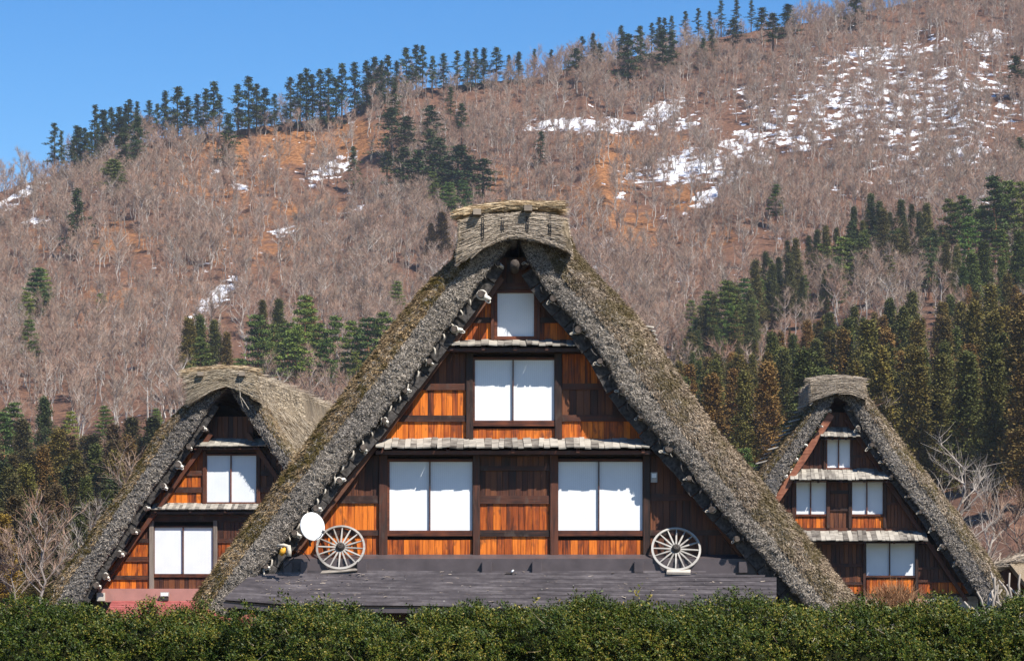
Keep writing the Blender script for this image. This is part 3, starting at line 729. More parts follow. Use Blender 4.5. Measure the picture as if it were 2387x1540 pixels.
# flashing, blocks and metal roof
def rf(x0, x1, y0, y1, d0, d1, nm='flashing', k='flash'): return pk(H, nm, k, x0, x1, y0, y1, d0, d1)
m = MB(); a, b = H.u(655, 0), H.u(1760, 0)
m.add([(a, -.05, H.z(1291)), (b, -.05, H.z(1291)), (b, -.40, H.z(1301, -.4)), (a, -.40, H.z(1301, -.4)), (a, -.05, H.z(1340)), (b, -.05, H.z(1340)), (b, -.40, H.z(1340, -.4)), (a, -.40, H.z(1340, -.4))],
      [(0, 3, 2, 1), (3, 7, 6, 2), (0, 4, 7, 3), (1, 2, 6, 5), (4, 5, 6, 7), (0, 1, 5, 4)]); m.out('flashing', M['flash'], H.e)
rf(655, 1760, 1313, 1335, -.425, -.40, 'flashing_step')
for x0, x1 in ((660, 680), (700, 716), (832, 855), (1123, 1146), (1240, 1263), (1478, 1500), (1722, 1742)): rf(x0, x1, 1308, 1333, -.56, -.42, 'flashing_block')
NST = 19; root = MB()
def rp(x, f):                                           # point on the metal roof: f 0 at the wall, 1 at the eave
    d = -.42 - 1.68 * f
    ye = float(np.interp(x, [520, 649, 1000, 1158, 1260, 1810], [1397, 1409, 1411, 1417, 1420, 1424]))
    zt = H.P(x, 1330, -.42).z; zb_ = H.P(x, ye, -2.1).z
    p = H.P(x, 1330, d); return Vector((p.x, d, zt + (zb_ - zt) * f))
def xl(f): return 598 - 78 * f ** .9
def xr(f): return 1600 + (210 if f > .16 else 210 * f / .16)
strips_parent = None
m = MB(); q = [rp(xl(1) + 4, 1), rp(1810, 1)]
n = 30; xs_ = np.linspace(520, 1810, n)
V = []; Fc = []
for x in xs_:
    p = rp(x, 1.0); V += [(p.x, p.y + .02, p.z - .03), (p.x, p.y + .02, p.z - .15), (p.x, p.y + .09, p.z - .15), (p.x, p.y + .09, p.z - .03)]
for i in range(n - 1):
    b = i * 4
    for k in range(4): Fc.append((b + k, b + (k + 1) % 4, b + 4 + (k + 1) % 4, b + 4 + k))
fas = obj('metal_roof', V, Fc, M['flash'], H.e)
V = []; Fc = []; nu = 12
for j_ in range(9):
    f = j_ / 8
    for i_ in range(nu):
        p = rp(xl(f) + 2 + (xr(f) - xl(f) - 4) * i_ / (nu - 1), f); V.append(p - Vector((0, 0, .035)))
Fc = [(j_ * nu + i_, j_ * nu + i_ + 1, (j_ + 1) * nu + i_ + 1, (j_ + 1) * nu + i_) for j_ in range(8) for i_ in range(nu - 1)]
obj('shade_line_backing', V, Fc, M['black'], fas)  # black sheet added below the gaps to draw shade lines between strips
for k in range(NST):
    f0, f1 = k / NST, (k + .66) / NST
    xs_ = np.linspace(0, 1, 9); V = []; Fc = []
    dz = .036
    for s_ in xs_:
        xa = xl(f0) + (xr(f0) - xl(f0)) * s_; xb = xl(f1) + (xr(f1) - xl(f1)) * s_
        a, b = rp(xa, f0), rp(xb, f1); jz = .006 * math.sin(k * 3.1 + s_ * 9)
        V += [a + Vector((0, 0, .002 + jz)), b + Vector((0, 0, dz + jz)), b + Vector((0, .0, -.006)), a + Vector((0, 0, -.02))]
    for i in range(8):
        c = i * 4
        for j in range(4): Fc.append((c + j, c + (j + 1) % 4, c + 4 + (j + 1) % 4, c + 4 + j))
    Fc += [(0, 3, 2, 1), (32, 33, 34, 35)]
    obj('roof_strip', V, Fc, M['metal'], fas)
# straw litter fallen on the sheet metal
n = 260; P_ = []
for k in range(n):
    f = rng.random(); x = (600 + 1200 * rng.random()) if k % 3 else (600 + 260 * rng.random()); P_.append(tuple(rp(min(x, xr(f) - 15), f) + Vector((0, 0, .035))))
blades('straw_litter', np.array(P_), rng.normal(size=(n, 3)) * [1, .8, .1], np.tile([0, -.4, 1.], (n, 1)), rng.uniform(.03, .13, n), rng.uniform(.006, .03, n), M['reed_cap'], fas, .5, .1, 1, kind='stuff')
# awning posts and right closing
for x in (650, 1240, 1780):
    p = rp(x, .92); m = MB(); m.box(p.x - .08, p.x + .08, p.y, p.y + .16, 0, p.z - .05); m.out('awning_post', M['post'], H.e)

# things on the main house
def wheel(px, py, lean, label, diam=1.08, tone='wheel'):
    c = H.P(px, py, -.30); e = empty('cart_wheel', H.W(c), 0, label=label, cat='wheel', group='old cart wheels leaning on the farmhouse wall')
    e.rotation_euler = (-lean, 0, 0); Rr = diam / 2
    m = MB(); n = 48
    for r0, r1, y0, y1 in ((Rr - .046, Rr, -.032, .032),):
        V = []; Fc = []
        for i in range(n):
            a = 2 * math.pi * i / n
            for r, y in ((r0, y0), (r1, y0 + .008), (r1, y1 - .008), (r0, y1)): V.append((r * math.cos(a), y, r * math.sin(a)))
        for i in range(n):
            b0, b1 = i * 4, ((i + 1) % n) * 4
            for k in range(4): Fc.append((b0 + k, b0 + (k + 1) % 4, b1 + (k + 1) % 4, b1 + k))
        m.add(V, Fc)
    m.out('rim', M[tone], e)
    s = MB(); s.add([(-.018, -.02, .07), (.018, -.02, .07), (.018, .02, .07), (-.018, .02, .07), (-.011, -.014, Rr - .045), (.011, -.014, Rr - .045), (.011, .014, Rr - .045), (-.011, .014, Rr - .045), (-.017, -.02, .3), (.017, -.02, .3), (.017, .02, .3), (-.017, .02, .3)],
                  [(0, 1, 9, 8), (1, 2, 10, 9), (2, 3, 11, 10), (3, 0, 8, 11), (8, 9, 5, 4), (9, 10, 6, 5), (10, 11, 7, 6), (11, 8, 4, 7), (4, 5, 6, 7), (3, 2, 1, 0)])
    sm = s.data('spoke', M[tone])
    for k in range(16): inst('spoke', sm, e, (0, 0, 0), (0, 2 * math.pi * k / 16 + .05, 0))
    h_ = MB(); h_.tube([(0, .10, 0), (0, .03, 0), (0, -.05, 0), (0, -.10, 0), (0, -.12, 0)], [.075, .098, .098, .078, .06], 18)
    hb = h_.out('hub', M['iron'], e)
    c_ = MB(); c_.ring((0, -.125, 0), (1, 0, 0), (0, 0, 1), .028, .011, 12, 5); c_.out('axle_ring', M['log_end'], hb)
    return e
wheel(794, 1275, R_(27), 'pale grey wooden spoked cart wheel leaning beside the white dish')
wheel(1576, 1279, R_(30), 'whitish wooden spoked cart wheel leaning below the small meter box', 1.09)
def slab(x0, x1, y, d, rz, label, tone='old', th=.02, wd=.14):
    a, b = H.P(x0, y, d), H.P(x1, y, d); m = MB(); L_ = (b - a).length / 2
    V = [(-L_, -wd / 2, 0), (L_ * .96, -wd / 2 + .03, 0), (L_, wd / 2, 0), (-L_ * .9, wd / 2, 0)]
    m.add(V + [(x, y_, th) for x, y_, z in V], [(3, 2, 1, 0), (4, 5, 6, 7), (0, 1, 5, 4), (1, 2, 6, 5), (2, 3, 7, 6), (3, 0, 4, 7)])
    c = H.W((a + b) / 2); o = m.out('wood_slab', M[tone], label=label, cat='wooden board', group='loose boards under the cart wheels'); o.location = c; o.rotation_euler = (R_(22), rz, 0)
slab(747, 834, 1330.5, -.56, R_(-4), 'thin grey board lying on the metal roof under the wheel by the dish')
slab(1553, 1610, 1334, -.60, R_(2), 'rough grey wood slab lying on the metal roof under the whitish wheel', th=.05, wd=.2)
# dish
c = H.W(H.P(729, 1226, -1.18)); e = empty('satellite_dish', c, 0, label='white oval satellite dish under the thatch, above the cart wheel beside it', cat='dish')
e.rotation_euler = (R_(-8), R_(-9), R_(38))
V = []; Fc = []; n = 32; rr = (0, .35, .7, .95, 1.0)
for j, r in enumerate(rr):
    for i in range(n): a = 2 * math.pi * i / n; V.append((.305 * r * math.cos(a), .05 * r * r - .05, .31 * r * math.sin(a)))
for j, r in enumerate(reversed(rr)):
    for i in range(n): a = 2 * math.pi * i / n; V.append((.305 * r * math.cos(a), .05 * r * r - .03, .31 * r * math.sin(a)))
for j in range(2 * len(rr) - 1):
    for i in range(n): Fc.append((j * n + i, j * n + (i + 1) % n, (j + 1) * n + (i + 1) % n, (j + 1) * n + i))
V = [(x, -y if False else y, z) for x, y, z in V]
obj('reflector', V, Fc, M['dish'], e, True)
m = MB(); m.tube([(0, .0, -.29), (.03, -.16, -.25), (.04, -.30, -.16)], .013, 6); m.out('feed_arm', M['dish'], e)
m = MB(); m.tube([(.04, -.27, -.18), (.04, -.34, -.13)], [.035, .028], 8); m.out('feed_horn', M['grey_box'], e)
m = MB(); m.tube([(0, 0, -.05), (0, .22, -.08), (0, .25, -.4)], .022, 6); m.out('bracket', M['iron'], e)
# meter box
p = H.P(1524.5, 1111.5, -.10); e = empty('meter_box', H.W(p), 0, label='small pale meter box fixed beside the right-hand paper window', cat='box')
m = MB(); m.box(-.072, .072, -.03, .10, -.11, .11); m.out('case', M['grey_box'], e)
m = MB(); m.box(-.05, .05, -.036, -.0305, -.01, .085); m.out('dial_window', M['dish'], e); m = MB(); m.box(-.05, .05, -.0345, -.0305, -.085, -.025); m.out('plate', M['old'], e)
# cloth bundle, cable, small insulators
p = H.P(662, 1281, -1.2); e = empty('cloth_bundle', H.W(p), 0, label='white cloth and yellow sheet tied under the thatch left of the dish', cat='cloth')
m = MB(); m.tube([(-.14, 0, .1), (0, -.03, .11), (.13, -.02, .07)], [.03, .04, .035], 6); m.tube([(.10, -.03, .1), (.12, -.04, -.02), (.11, -.03, -.13)], [.05, .05, .06], 6); m.out('cloth', M['rope'], e, True)
m = MB(); m.tube([(-.07, 0, -.1), (-.02, -.02, -.02), (.03, -.01, .06)], [.05, .07, .03], 6); m.out('sheet', M['brass'], e, True)
m = MB(); pts = [H.P(x, y, -.75) for x, y in ((690, 1262), (693, 1285), (684, 1300), (672, 1313), (663, 1322))]; m.tube([H.W(q) for q in pts], .011, 5)
m.tube([H.W(H.P(x, y, -.7)) for x, y in ((688, 1278), (705, 1283), (716, 1296), (722, 1306))], .010, 5)
m.out('cable', M['cable'], label='thin black cable looping down beside the dish to the metal roof', cat='cable')
p = H.P(1190, 1334, -.62); e = empty('roof_bracket', H.W(p), 0, label='tiny shiny bracket on the metal roof below the middle wall panel', cat='bracket')
m = MB(); m.box(-.10, .06, -.03, .03, -.01, .012); m.out('foot', M['iron'], e); m = MB(); m.tube([(.02, 0, .01), (.05, -.01, .05), (.07, 0, .06)], [.02, .022, .012], 6); m.out('clip', M['dish'], e, True)
p = H.P(949, 1178, 0)

# ---- left house ---------------------------------------------------
Lh = House('thatched_farmhouse', 535, 78, -4, 'thatched farmhouse with a pink wall strip and golden ridge, leftmost of the three')
LI_L = [(530, 906), (495, 938), (453, 1003), (394, 1088), (326, 1177), (267, 1274), (220, 1340), (190, 1398), (170, 1440)]
LO_L = [(446, 900), (436, 942), (368, 1008), (309, 1109), (250, 1190), (191, 1278), (136, 1350), (106, 1402), (90, 1440)]
LI_R = [(536, 906), (563, 953), (601, 1008), (635, 1058), (660, 1090), (720, 1180), (780, 1270), (850, 1370), (880, 1420)]
LO_R = [(602, 880), (612, 930), (641, 974), (676, 1033), (702, 1060), (770, 1150), (835, 1240), (920, 1360), (960, 1410)]
LD = -.80
thatch(Lh, LI_L, LO_L, LD, 17, 200, 'thatch_slope', 31, straws=13000, strawscale=1.25, cutfrac=.62)
thatch(Lh, LI_R, LO_R, LD, 17, 160, 'thatch_slope', 37, straws=9000, strawscale=1.25, goldtop=True, cutfrac=.62, topstraw=32000)
ll = lambda x: float(np.interp(x, [p[0] for p in reversed(LI_L)], [p[1] for p in reversed(LI_L)])) if x < 533 else float(np.interp(x, [p[0] for p in LI_R], [p[1] for p in LI_R]))
m = MB(); pts = [(200, 1440)] + [(x + 14, y) for x, y in reversed(LI_L[1:-1])] + [(x - 10, y) for x, y in LI_R[1:-1]] + [(840, 1440)]
m.prism([(Lh.P(x, y, .05).x, Lh.P(x, y, .05).z) for x, y in pts], .05, .12); m.out('gable_wall', M['black'], Lh.e)
m = MB(); a, b = Lh.u(215), Lh.u(850); m.box(a, b, 0.0, .2, 0, Lh.z(1395)); m.box(a, a + .2, .2, 10, 0, 1.6); m.box(b - .2, b, .2, 10, 0, 1.6); m.box(a, b, 10, 10.2, 0, 1.6); m.out('lower_wall', M['plank_dark'], Lh.e)
for x0, x1, y0, y1, k in ((330, 473, 1050, 1097, 'plank'), (330, 473, 1108, 1134, 'plank'), (330, 473, 1147, 1173, 'plank'), (606, 740, 1050, 1097, 'plank_dark'), (606, 740, 1108, 1135, 'plank_dark'), (606, 740, 1147, 1173, 'plank_dark'),
                          (250, 348, 1215, 1254, 'plank_dark'), (250, 348, 1264, 1296, 'plank'), (240, 348, 1308, 1340, 'plank'), (225, 348, 1350, 1371, 'plank'), (358, 497, 1347, 1371, 'plank_dark'),
                          (506, 700, 1215, 1254, 'plank_dark'), (506, 700, 1264, 1296, 'plank'), (506, 700, 1308, 1340, 'plank'), (506, 700, 1350, 1371, 'plank'), (470, 590, 970, 1024, 'plank_dark')):
    planks(Lh, x0, x1, y0, y1, 13, ll, k)
for x0, x1, y0, y1 in ((330, 474, 1096, 1108), (330, 474, 1134, 1147), (604, 740, 1096, 1108), (604, 740, 1134, 1147), (250, 349, 1254, 1264), (240, 349, 1296, 1308), (225, 349, 1340, 1350), (505, 700, 1254, 1264), (505, 700, 1296, 1308), (505, 700, 1340, 1350), (440, 620, 1043, 1054), (340, 700, 1198, 1215)):
    ubeam(Lh, x0, x1, y0, y1, ll)
pk(Lh, 'post', 'post', 472, 480, 1050, 1174, -.09, .04); pk(Lh, 'post', 'post', 598, 606, 1050, 1174, -.09, .04)
pk(Lh, 'post', 'post_grey', 347.5, 358, 1212, 1373, -.09, .04, label='weathered grey post'); pk(Lh, 'post', 'post_grey', 497, 506, 1212, 1373, -.09, .04)
window(Lh, 482, 597, 1060.6, 1169, [538], 4, -.03, 5); window(Lh, 360, 495.4, 1228, 1336, [426.5], 4, -.03, 8)
pent_roof(Lh, 445, 606, 1025, 1042, .50, 16, 1, 5, .5); pent_roof(Lh, 352, 700, 1175, 1189, .42, 8, 1, 8, .3)
slope_strip(Lh, LI_L[1:-1], 1, LD + .2, 0, .26, 18); rafter(Lh, (492, 1010), (232, 1372), 10, -.26, -.10, M['post'])
rafter(Lh, (575, 1010), (800, 1340), 11, -.2, -.06, M['plank_dark'])
purlins(Lh, [(477, 1000), (440, 1039), (418, 1084), (384, 1134), (343, 1184), (315, 1237), (284, 1289), (247, 1340), (226, 1363)], LD + .1, 1, .10, .3)
ridge_cap(Lh, dict(top=[(436, 872), (470, 866), (520, 862), (570, 864), (598, 872)], arch=[(438, 944), (470, 925), (495, 910), (527, 900), (560, 910), (585, 925), (608, 940)]), LD - .25, 17.4, 7, 5200, 1.2, gold='reed_dull')
reed_roll(Lh, [(433, 868), (470, 863), (515, 859), (560, 860), (598, 865)], .13, LD - .15, 5, n=900)
for k in range(17):                                      # tufted bundles along the receding ridge
    dd = LD + .9 + k * .95; p0 = Lh.P(520, 862, LD)
    n = 240; s = rng.random(n) * 2 - 1
    p = np.stack([p0.x + s * .9, np.full(n, dd) + rng.normal(size=n) * .2, p0.z + .02 - s * s * .18 + rng.normal(size=n) * .04], 1)
    D = np.stack([np.sign(s), rng.normal(size=n) * .25, -.15 + rng.normal(size=n) * .16], 1)
    blades('ridge_tuft', p, D, np.tile([0, -.2, 1.0], (n, 1)) + rng.normal(size=(n, 3)) * .4, rng.uniform(.3, .7, n), rng.uniform(.012, .028, n), M['reed_dull'], Lh.e, .6, -.1, 2, kind='stuff')
for x, y in ((474, 873), (570, 873)):
    m = MB(); p = Lh.P(x, y, LD); m.box(p.x - .09, p.x + .09, p.y - .5, p.y + 11, p.z - .06, p.z + .06); m.out('ridge_pole', M['pole'], Lh.e)
# cords hanging from the ridge
m = MB(); m.tube([Lh.P(558, 880, LD - .35), Lh.P(560, 925, LD - .35), Lh.P(567, 950, LD - .1)], .012, 4); m.tube([Lh.P(562, 925, LD - .35), Lh.P(572, 940, LD - .3), Lh.P(580, 953, LD - .2)], .012, 4); m.out('tie_cord', M['rope'], Lh.e)
# pink wall strip and red metal roof
a, b = Lh.u(228, -.3), Lh.u(760, -.3)
m = MB(); m.box(a, b, -.3, -.02, Lh.z(1402, -.3), Lh.z(1371, -.3)); m.out('painted_strip', M['pink'], Lh.e)
pk(Lh, 'vent_cover', 'old', 225, 244, 1380, 1399, -.37, -.30)
zt, zb_ = Lh.z(1399, -.32), Lh.z(1452, -1.9); m = MB(); a2 = Lh.u(262, -.3)
m.box(a2, b, -1.92, -1.86, zb_ - .12, zb_ - .02); rr_ = m.out('metal_roof', M['metal_red'], Lh.e)
for k in range(13):
    f0, f1 = k / 13, (k + 1) / 13; d0_, d1_ = -.32 - 1.58 * f0, -.32 - 1.58 * f1; z0_, z1_ = zt + (zb_ - zt) * f0, zt + (zb_ - zt) * f1
    m = MB(); V = [(a2, d0_, z0_), (b, d0_, z0_), (b, d1_, z1_ + .025), (a2, d1_, z1_ + .025), (a2, d0_, z0_ - .02), (b, d0_, z0_ - .02), (b, d1_, z1_ - .004), (a2, d1_, z1_ - .004)]
    m.add(V, [(0, 3, 2, 1), (4, 5, 6, 7), (3, 7, 6, 2), (0, 1, 5, 4), (0, 4, 7, 3), (1, 2, 6, 5)]); m.out('roof_strip', M['metal_red'], rr_)
p = Lh.P(384, 1387, -.42); e = empty('flood_lamp', Lh.W(p), Lh.a, label='small square floodlight mounted on the pink wall strip', cat='lamp')
m = MB(); m.box(-.13, .13, -.05, .05, -.02, .11); m.out('housing', M['grey_box'], e); m = MB(); m.box(-.11, .11, -.056, -.051, .0, .09); m.out('lens', M['dish'], e)
m = MB(); m.box(-.10, .10, -.03, .12, -.15, -.025); m.out('bracket', M['iron'], e)

# ---- right house --------------------------------------------------
Rh = House('thatched_farmhouse', 1950, 84, -3, 'thatched farmhouse behind the bare shrub, rightmost and smallest of the three')
RI_L = [(1950, 922), (1931, 953), (1889, 1016), (1842, 1088), (1804, 1160), (1750, 1250), (1700, 1330), (1665, 1390)]
RO_L = [(1893, 905), (1886, 940), (1850, 999), (1808, 1052), (1762, 1106), (1715, 1190), (1660, 1280), (1600, 1370)]
RI_R = [(1954, 922), (1978, 940), (2028, 1024), (2088, 1109), (2164, 1211), (2227, 1304), (2274, 1376), (2300, 1420)]
RO_R = [(2014, 900), (2025, 930), (2064, 976), (2114, 1047), (2165, 1110), (2237, 1202), (2300, 1291), (2335, 1347), (2352, 1390)]
RD = -.75
thatch(Rh, RI_L, RO_L, RD, 7.5, 140, 'thatch_slope', 41, straws=8000, strawscale=1.3, cutfrac=.68)
thatch(Rh, RI_R, RO_R, RD, 7.5, 190, 'thatch_slope', 47, straws=12000, strawscale=1.3, cutfrac=.55, outm='reed_tan')
lr = lambda x: float(np.interp(x, [p[0] for p in reversed(RI_L)], [p[1] for p in reversed(RI_L)])) if x < 1952 else float(np.interp(x, [p[0] for p in RI_R], [p[1] for p in RI_R]))
m = MB(); pts = [(1690, 1440)] + [(x + 14, y) for x, y in reversed(RI_L[1:-1])] + [(x - 10, y) for x, y in RI_R[1:-1]] + [(2260, 1440)]
m.prism([(Rh.P(x, y, .05).x, Rh.P(x, y, .05).z) for x, y in pts], .05, .12); m.out('gable_wall', M['black'], Rh.e)
m = MB(); a, b = Rh.u(1690), Rh.u(2280); m.box(a, b, 0.0, .2, 0, Rh.z(1388)); m.box(a, a + .2, .2, 8.5, 0, 1.5); m.box(b - .2, b, .2, 8.5, 0, 1.5); m.box(a, b, 8.5, 8.7, 0, 1.5); m.out('lower_wall', M['old'], Rh.e)
for x0, x1, y0, y1, k in ((1870, 1925, 1024, 1095, 'plank_dark'), (1985, 2080, 1024, 1060, 'plank_dark'), (1985, 2080, 1066, 1095, 'plank_dark'), (1800, 1846, 1124, 1146, 'plank_dark'), (1800, 1846, 1153, 1186, 'plank_dark'), (1800, 1846, 1192, 1228, 'plank'),
                          (1854, 1927, 1204, 1229, 'plank'), (1935, 1978, 1124, 1142, 'plank_dark'), (1935, 1978, 1150, 1182, 'plank_dark'), (1935, 1978, 1190, 1229, 'plank_dark'), (1986, 2059, 1204, 1229, 'plank'), (2067, 2190, 1124, 1170, 'plank_dark'), (2067, 2190, 1176, 1229, 'plank_dark'),
                          (1880, 2012, 1268, 1312, 'plank_dark'), (1880, 2012, 1320, 1355, 'plank_dark'), (1880, 2012, 1362, 1384, 'plank'), (2020, 2133, 1347, 1382, 'plank'), (2141, 2260, 1268, 1320, 'plank_dark'), (2141, 2260, 1326, 1350, 'plank_dark'), (2141, 2260, 1356, 1384, 'plank'), (1930, 1980, 960, 1000, 'plank_dark')):
    planks(Rh, x0, x1, y0, y1, 9, lr, k)
for x0, x1, y0, y1 in ((1985, 2080, 1060, 1066), (1800, 1847, 1146, 1153), (1800, 1847, 1186, 1192), (1934, 1979, 1142, 1150), (1934, 1979, 1182, 1190), (2066, 2190, 1170, 1176), (1830, 2190, 1229, 1238), (1880, 2013, 1262, 1268), (1880, 2013, 1312, 1320), (1880, 2013, 1355, 1362), (2140, 2260, 1320, 1326), (2140, 2260, 1350, 1356), (1860, 2260, 1382, 1389)):
    ubeam(Rh, x0, x1, y0, y1, lr)
for x0, x1, y0, y1 in ((1846, 1854, 1122, 1230), (1927, 1935, 1122, 1230), (1978, 1985.5, 1122, 1230), (2059, 2067, 1122, 1230), (2012, 2018, 1266, 1386), (2134, 2141, 1266, 1386), (1920, 1926, 1020, 1096), (1983, 1988, 1020, 1096)):
    pk(Rh, 'post', 'post', x0, x1, y0, y1, -.09, .04)
window(Rh, 1928.5, 1982, 1021.6, 1089, [1955], 2.5, -.03, 4); window(Rh, 1856.5, 1926, 1121, 1197, [1890], 2, -.03, 5); window(Rh, 1986.5, 2058, 1121, 1197, [2021], 2, -.03, 5); window(Rh, 2019.5, 2133, 1265, 1340, [2074], 2.5, -.03, 5)
pent_roof(Rh, 1914, 1998, 999, 1020, .62, 9, 1, 3, 1.6); pent_roof(Rh, 1843, 2078, 1096, 1120, .68, 9, 1, 3, 1.6); pent_roof(Rh, 1872, 2161, 1239, 1262, .80, 10, 1, 3, 1.6)
rafter(Rh, (1938, 965), (1800, 1182), 15, -.5, -.25, M['rafter_red']); rafter(Rh, (1972, 975), (2254, 1400), 9, -.22, -.08, M['post'])
slope_strip(Rh, RI_R[1:-1], -1, RD + .2, 0, .22, 18)
purlins(Rh, [(1927, 955), (1908, 994), (1873, 1033), (1850, 1070), (1824, 1111), (1801, 1148)], RD + .1, 1, .08, .25)
purlins(Rh, [(1982, 955), (2000, 998), (2030, 1036), (2058, 1076), (2080, 1110), (2117, 1155), (2142, 1192), (2170, 1232), (2196, 1273), (2226, 1310)], RD + .1, -1, .08, .25)
ridge_cap(Rh, dict(top=[(1891, 886), (1920, 882), (1955, 880), (1990, 882), (2017, 888)], arch=[(1888, 938), (1910, 928), (1932, 920), (1953, 915), (1980, 918), (2000, 924), (2022, 929)]), RD - .25, 6.5, 9, 3200, .95)
reed_roll(Rh, [(1889, 886), (1920, 881), (1950, 879), (1985, 881), (2012, 886)], .10, RD - .2, 6, n=600, mat='reed_cap')
for k in range(14):                                      # board ends stepping down the left slope
    f = k / 13; x, y = polyat(RO_L[1:5], 0) if False else (0, 0)
    yy = 950 + 140 * f; xx = float(np.interp(yy, [p[1] for p in RO_L], [p[0] for p in RO_L]))
    p = Rh.P(xx - 4, yy - 4, .2 + .25 * (k % 3)); inst('roof_board', UP['old'], Rh.e, p, (0, R_(-14), R_(-10)), (.55, .24, .04))

# ---- far right roof corner ---------------------------------------
e = empty('thatched_shed', ((2400 - CX) / F * 92, 92, 0), R_(4), label='low shed with pale twisted straw ridge, cut by the picture edge', cat='shed')
def q(px, py, Y=92): return Vector(((px - 2400) / F * Y, Y - 92, ZE + (HY - py) / F * Y))
m = MB(); m.tube([q(2306, 1324), q(2340, 1312), (q(2370, 1304)), q(2420, 1298), q(2520, 1296)], [.10, .19, .2, .2, .2], 9); sr = m.out('ridge_roll', M['reed_cap'], e)
n = 900; s = rng.random(n); A = np.array([tuple(q(x, y)) for x, y in ((2306, 1324), (2340, 1312), (2370, 1304), (2420, 1298), (2520, 1296))]); f = s * 3.99; i = f.astype(int); fr = (f - i)[:, None]
a_ = rng.random(n) * 6.28; off = np.stack([np.zeros(n), np.cos(a_), np.sin(a_)], 1)
blades('ridge_reeds', A[i] * (1 - fr) + A[i + 1] * fr + off * .19, A[i + 1] - A[i] + rng.normal(size=(n, 3)) * .15, off, rng.uniform(.2, .5, n), .025, M['reed_cap'], sr, .6, 0, 1, kind='stuff')
m = MB(); a, b = q(2318, 1322), q(2560, 1300)
m.prism([(a.x, a.z - .02), (b.x, b.z + .02), (b.x, 1.9), (a.x + .3, 1.9)], .2, .4); m.out('gable_wall', M['plank_dark'], e)
m = MB(); m.add([(q(2350, 1312).x, -.15, q(0, 1312).z), (q(2560, 1300).x, -.15, q(0, 1303).z), (q(2560, 1300).x, -1.6, 1.7), (q(2372, 1300).x, -1.6, 1.7)] + [(q(2350, 1312).x, 0.1, q(0, 1314).z - .1), (q(2560, 1300).x, .1, q(0, 1304).z - .1), (q(2560, 1300).x, -1.5, 1.55), (q(2372, 1300).x, -1.5, 1.55)], [(0, 3, 2, 1), (4, 5, 6, 7), (0, 4, 7, 3), (3, 7, 6, 2), (0, 1, 5, 4), (1, 2, 6, 5)])
m.out('thatch_slope', M['th_gold'], e); m = MB(); m.box(.3 + a.x, b.x, .2, 4, 0, 1.9); m.out('lower_wall', M['plank_dark'], e)

# ------------------------------------------------------------------ trees
def bare_tree(seed, Hh=11., spread=.5, twigs=520, tw_w=.045, forks=9, low=.35, mats=None, lean=.04):
    """bare deciduous tree: trunk, limbs and a haze of twigs; returns (trunk mesh builder, twig arrays)"""
    r = random.Random(seed); g = np.random.default_rng(seed)
    m = MB(); pts = []; x = y = 0
    nt_ = 7
    for i in range(nt_):
        f = i / (nt_ - 1); pts.append((x, y, f * Hh * .8)); x += r.uniform(-1, 1) * Hh * lean; y += r.uniform(-1, 1) * Hh * lean
    pts = [Vector(p) for p in pts]; r0 = Hh * .013
    m.tube(pts, [r0 * (1.15 - .95 * i / (nt_ - 1)) for i in range(nt_)], 5, False)
    ends = []
    for k in range(forks):
        f = low + (1 - low) * (k + r.random()) / forks; fi = f * (nt_ - 1.001); i = int(fi); p = pts[i].lerp(pts[i + 1], fi - i)
        az = r.random() * 6.28 + k * 2.4; L_ = Hh * spread * (1.1 - .6 * f) * r.uniform(.6, 1.05)
        up = r.uniform(.6, 1.3)
        d = Vector((math.cos(az), math.sin(az), up)).normalized()
        a = p; P_ = [a]
        for j in range(3):
            a = a + d * L_ / 3; d = (d + Vector((r.uniform(-.3, .3), r.uniform(-.3, .3), r.uniform(0, .3)))).normalized(); P_.append(a)
        m.tube(P_, [r0 * .45, r0 * .36, r0 * .25, r0 * .1], 4, False)
        for j in range(1, 4):
            for s_ in range(2):
                b = P_[j].lerp(P_[j - 1], r.random()); d2 = (d + Vector((r.uniform(-1, 1), r.uniform(-1, 1), r.uniform(-.1, .7)))).normalized(); l2 = L_ * r.uniform(.3, .55)
                c = b + d2 * l2; m.tube([b, b.lerp(c, .5) + Vector((0, 0, .05 * l2)), c], [r0 * .2, r0 * .13, r0 * .05], 3, False)
                ends.append((b, c, d2, l2))
    E = [ends[g.integers(len(ends))] for _ in range(twigs)]
    f = g.random(twigs)
    P_ = np.array([tuple(e[0].lerp(e[1], float(ff))) for e, ff in zip(E, f)])
    D = np.array([tuple(e[2]) for e in E]) * .8 + g.normal(size=(twigs, 3)) * .55 + np.array([0, 0, .35])
    L_ = g.uniform(.06, .15, twigs) * Hh
    return m, (P_, D, g.normal(size=(twigs, 3)), L_, g.uniform(.5, 1.2, twigs) * tw_w)
def join_tree(name, m, tw_, mats):
    P_, D, N, L_, W_ = tw_; n = len(P_)
    D = D / np.linalg.norm(D, axis=1, keepdims=True); S = np.cross(D, N); S /= np.linalg.norm(S, axis=1, keepdims=True) + 1e-9
    mid = P_ + D * (L_ * .5)[:, None] + S * (L_ * .05)[:, None]
    V2 = np.stack([P_ - S * W_[:, None] * .5, P_ + S * W_[:, None] * .5, mid + S * W_[:, None] * .4, mid - S * W_[:, None] * .4, P_ + D * L_[:, None]], 1).reshape(-1, 3)
    b = len(m.v); F2 = []
    for i in range(n): k = b + i * 5; F2 += [(k, k + 1, k + 2, k + 3), (k + 3, k + 2, k + 4)]
    V = m.v + [tuple(v) for v in V2]
    return mesh_data(name, V, m.f + F2, mats, False, [0] * len(m.f) + [1] * len(F2))
BT = []
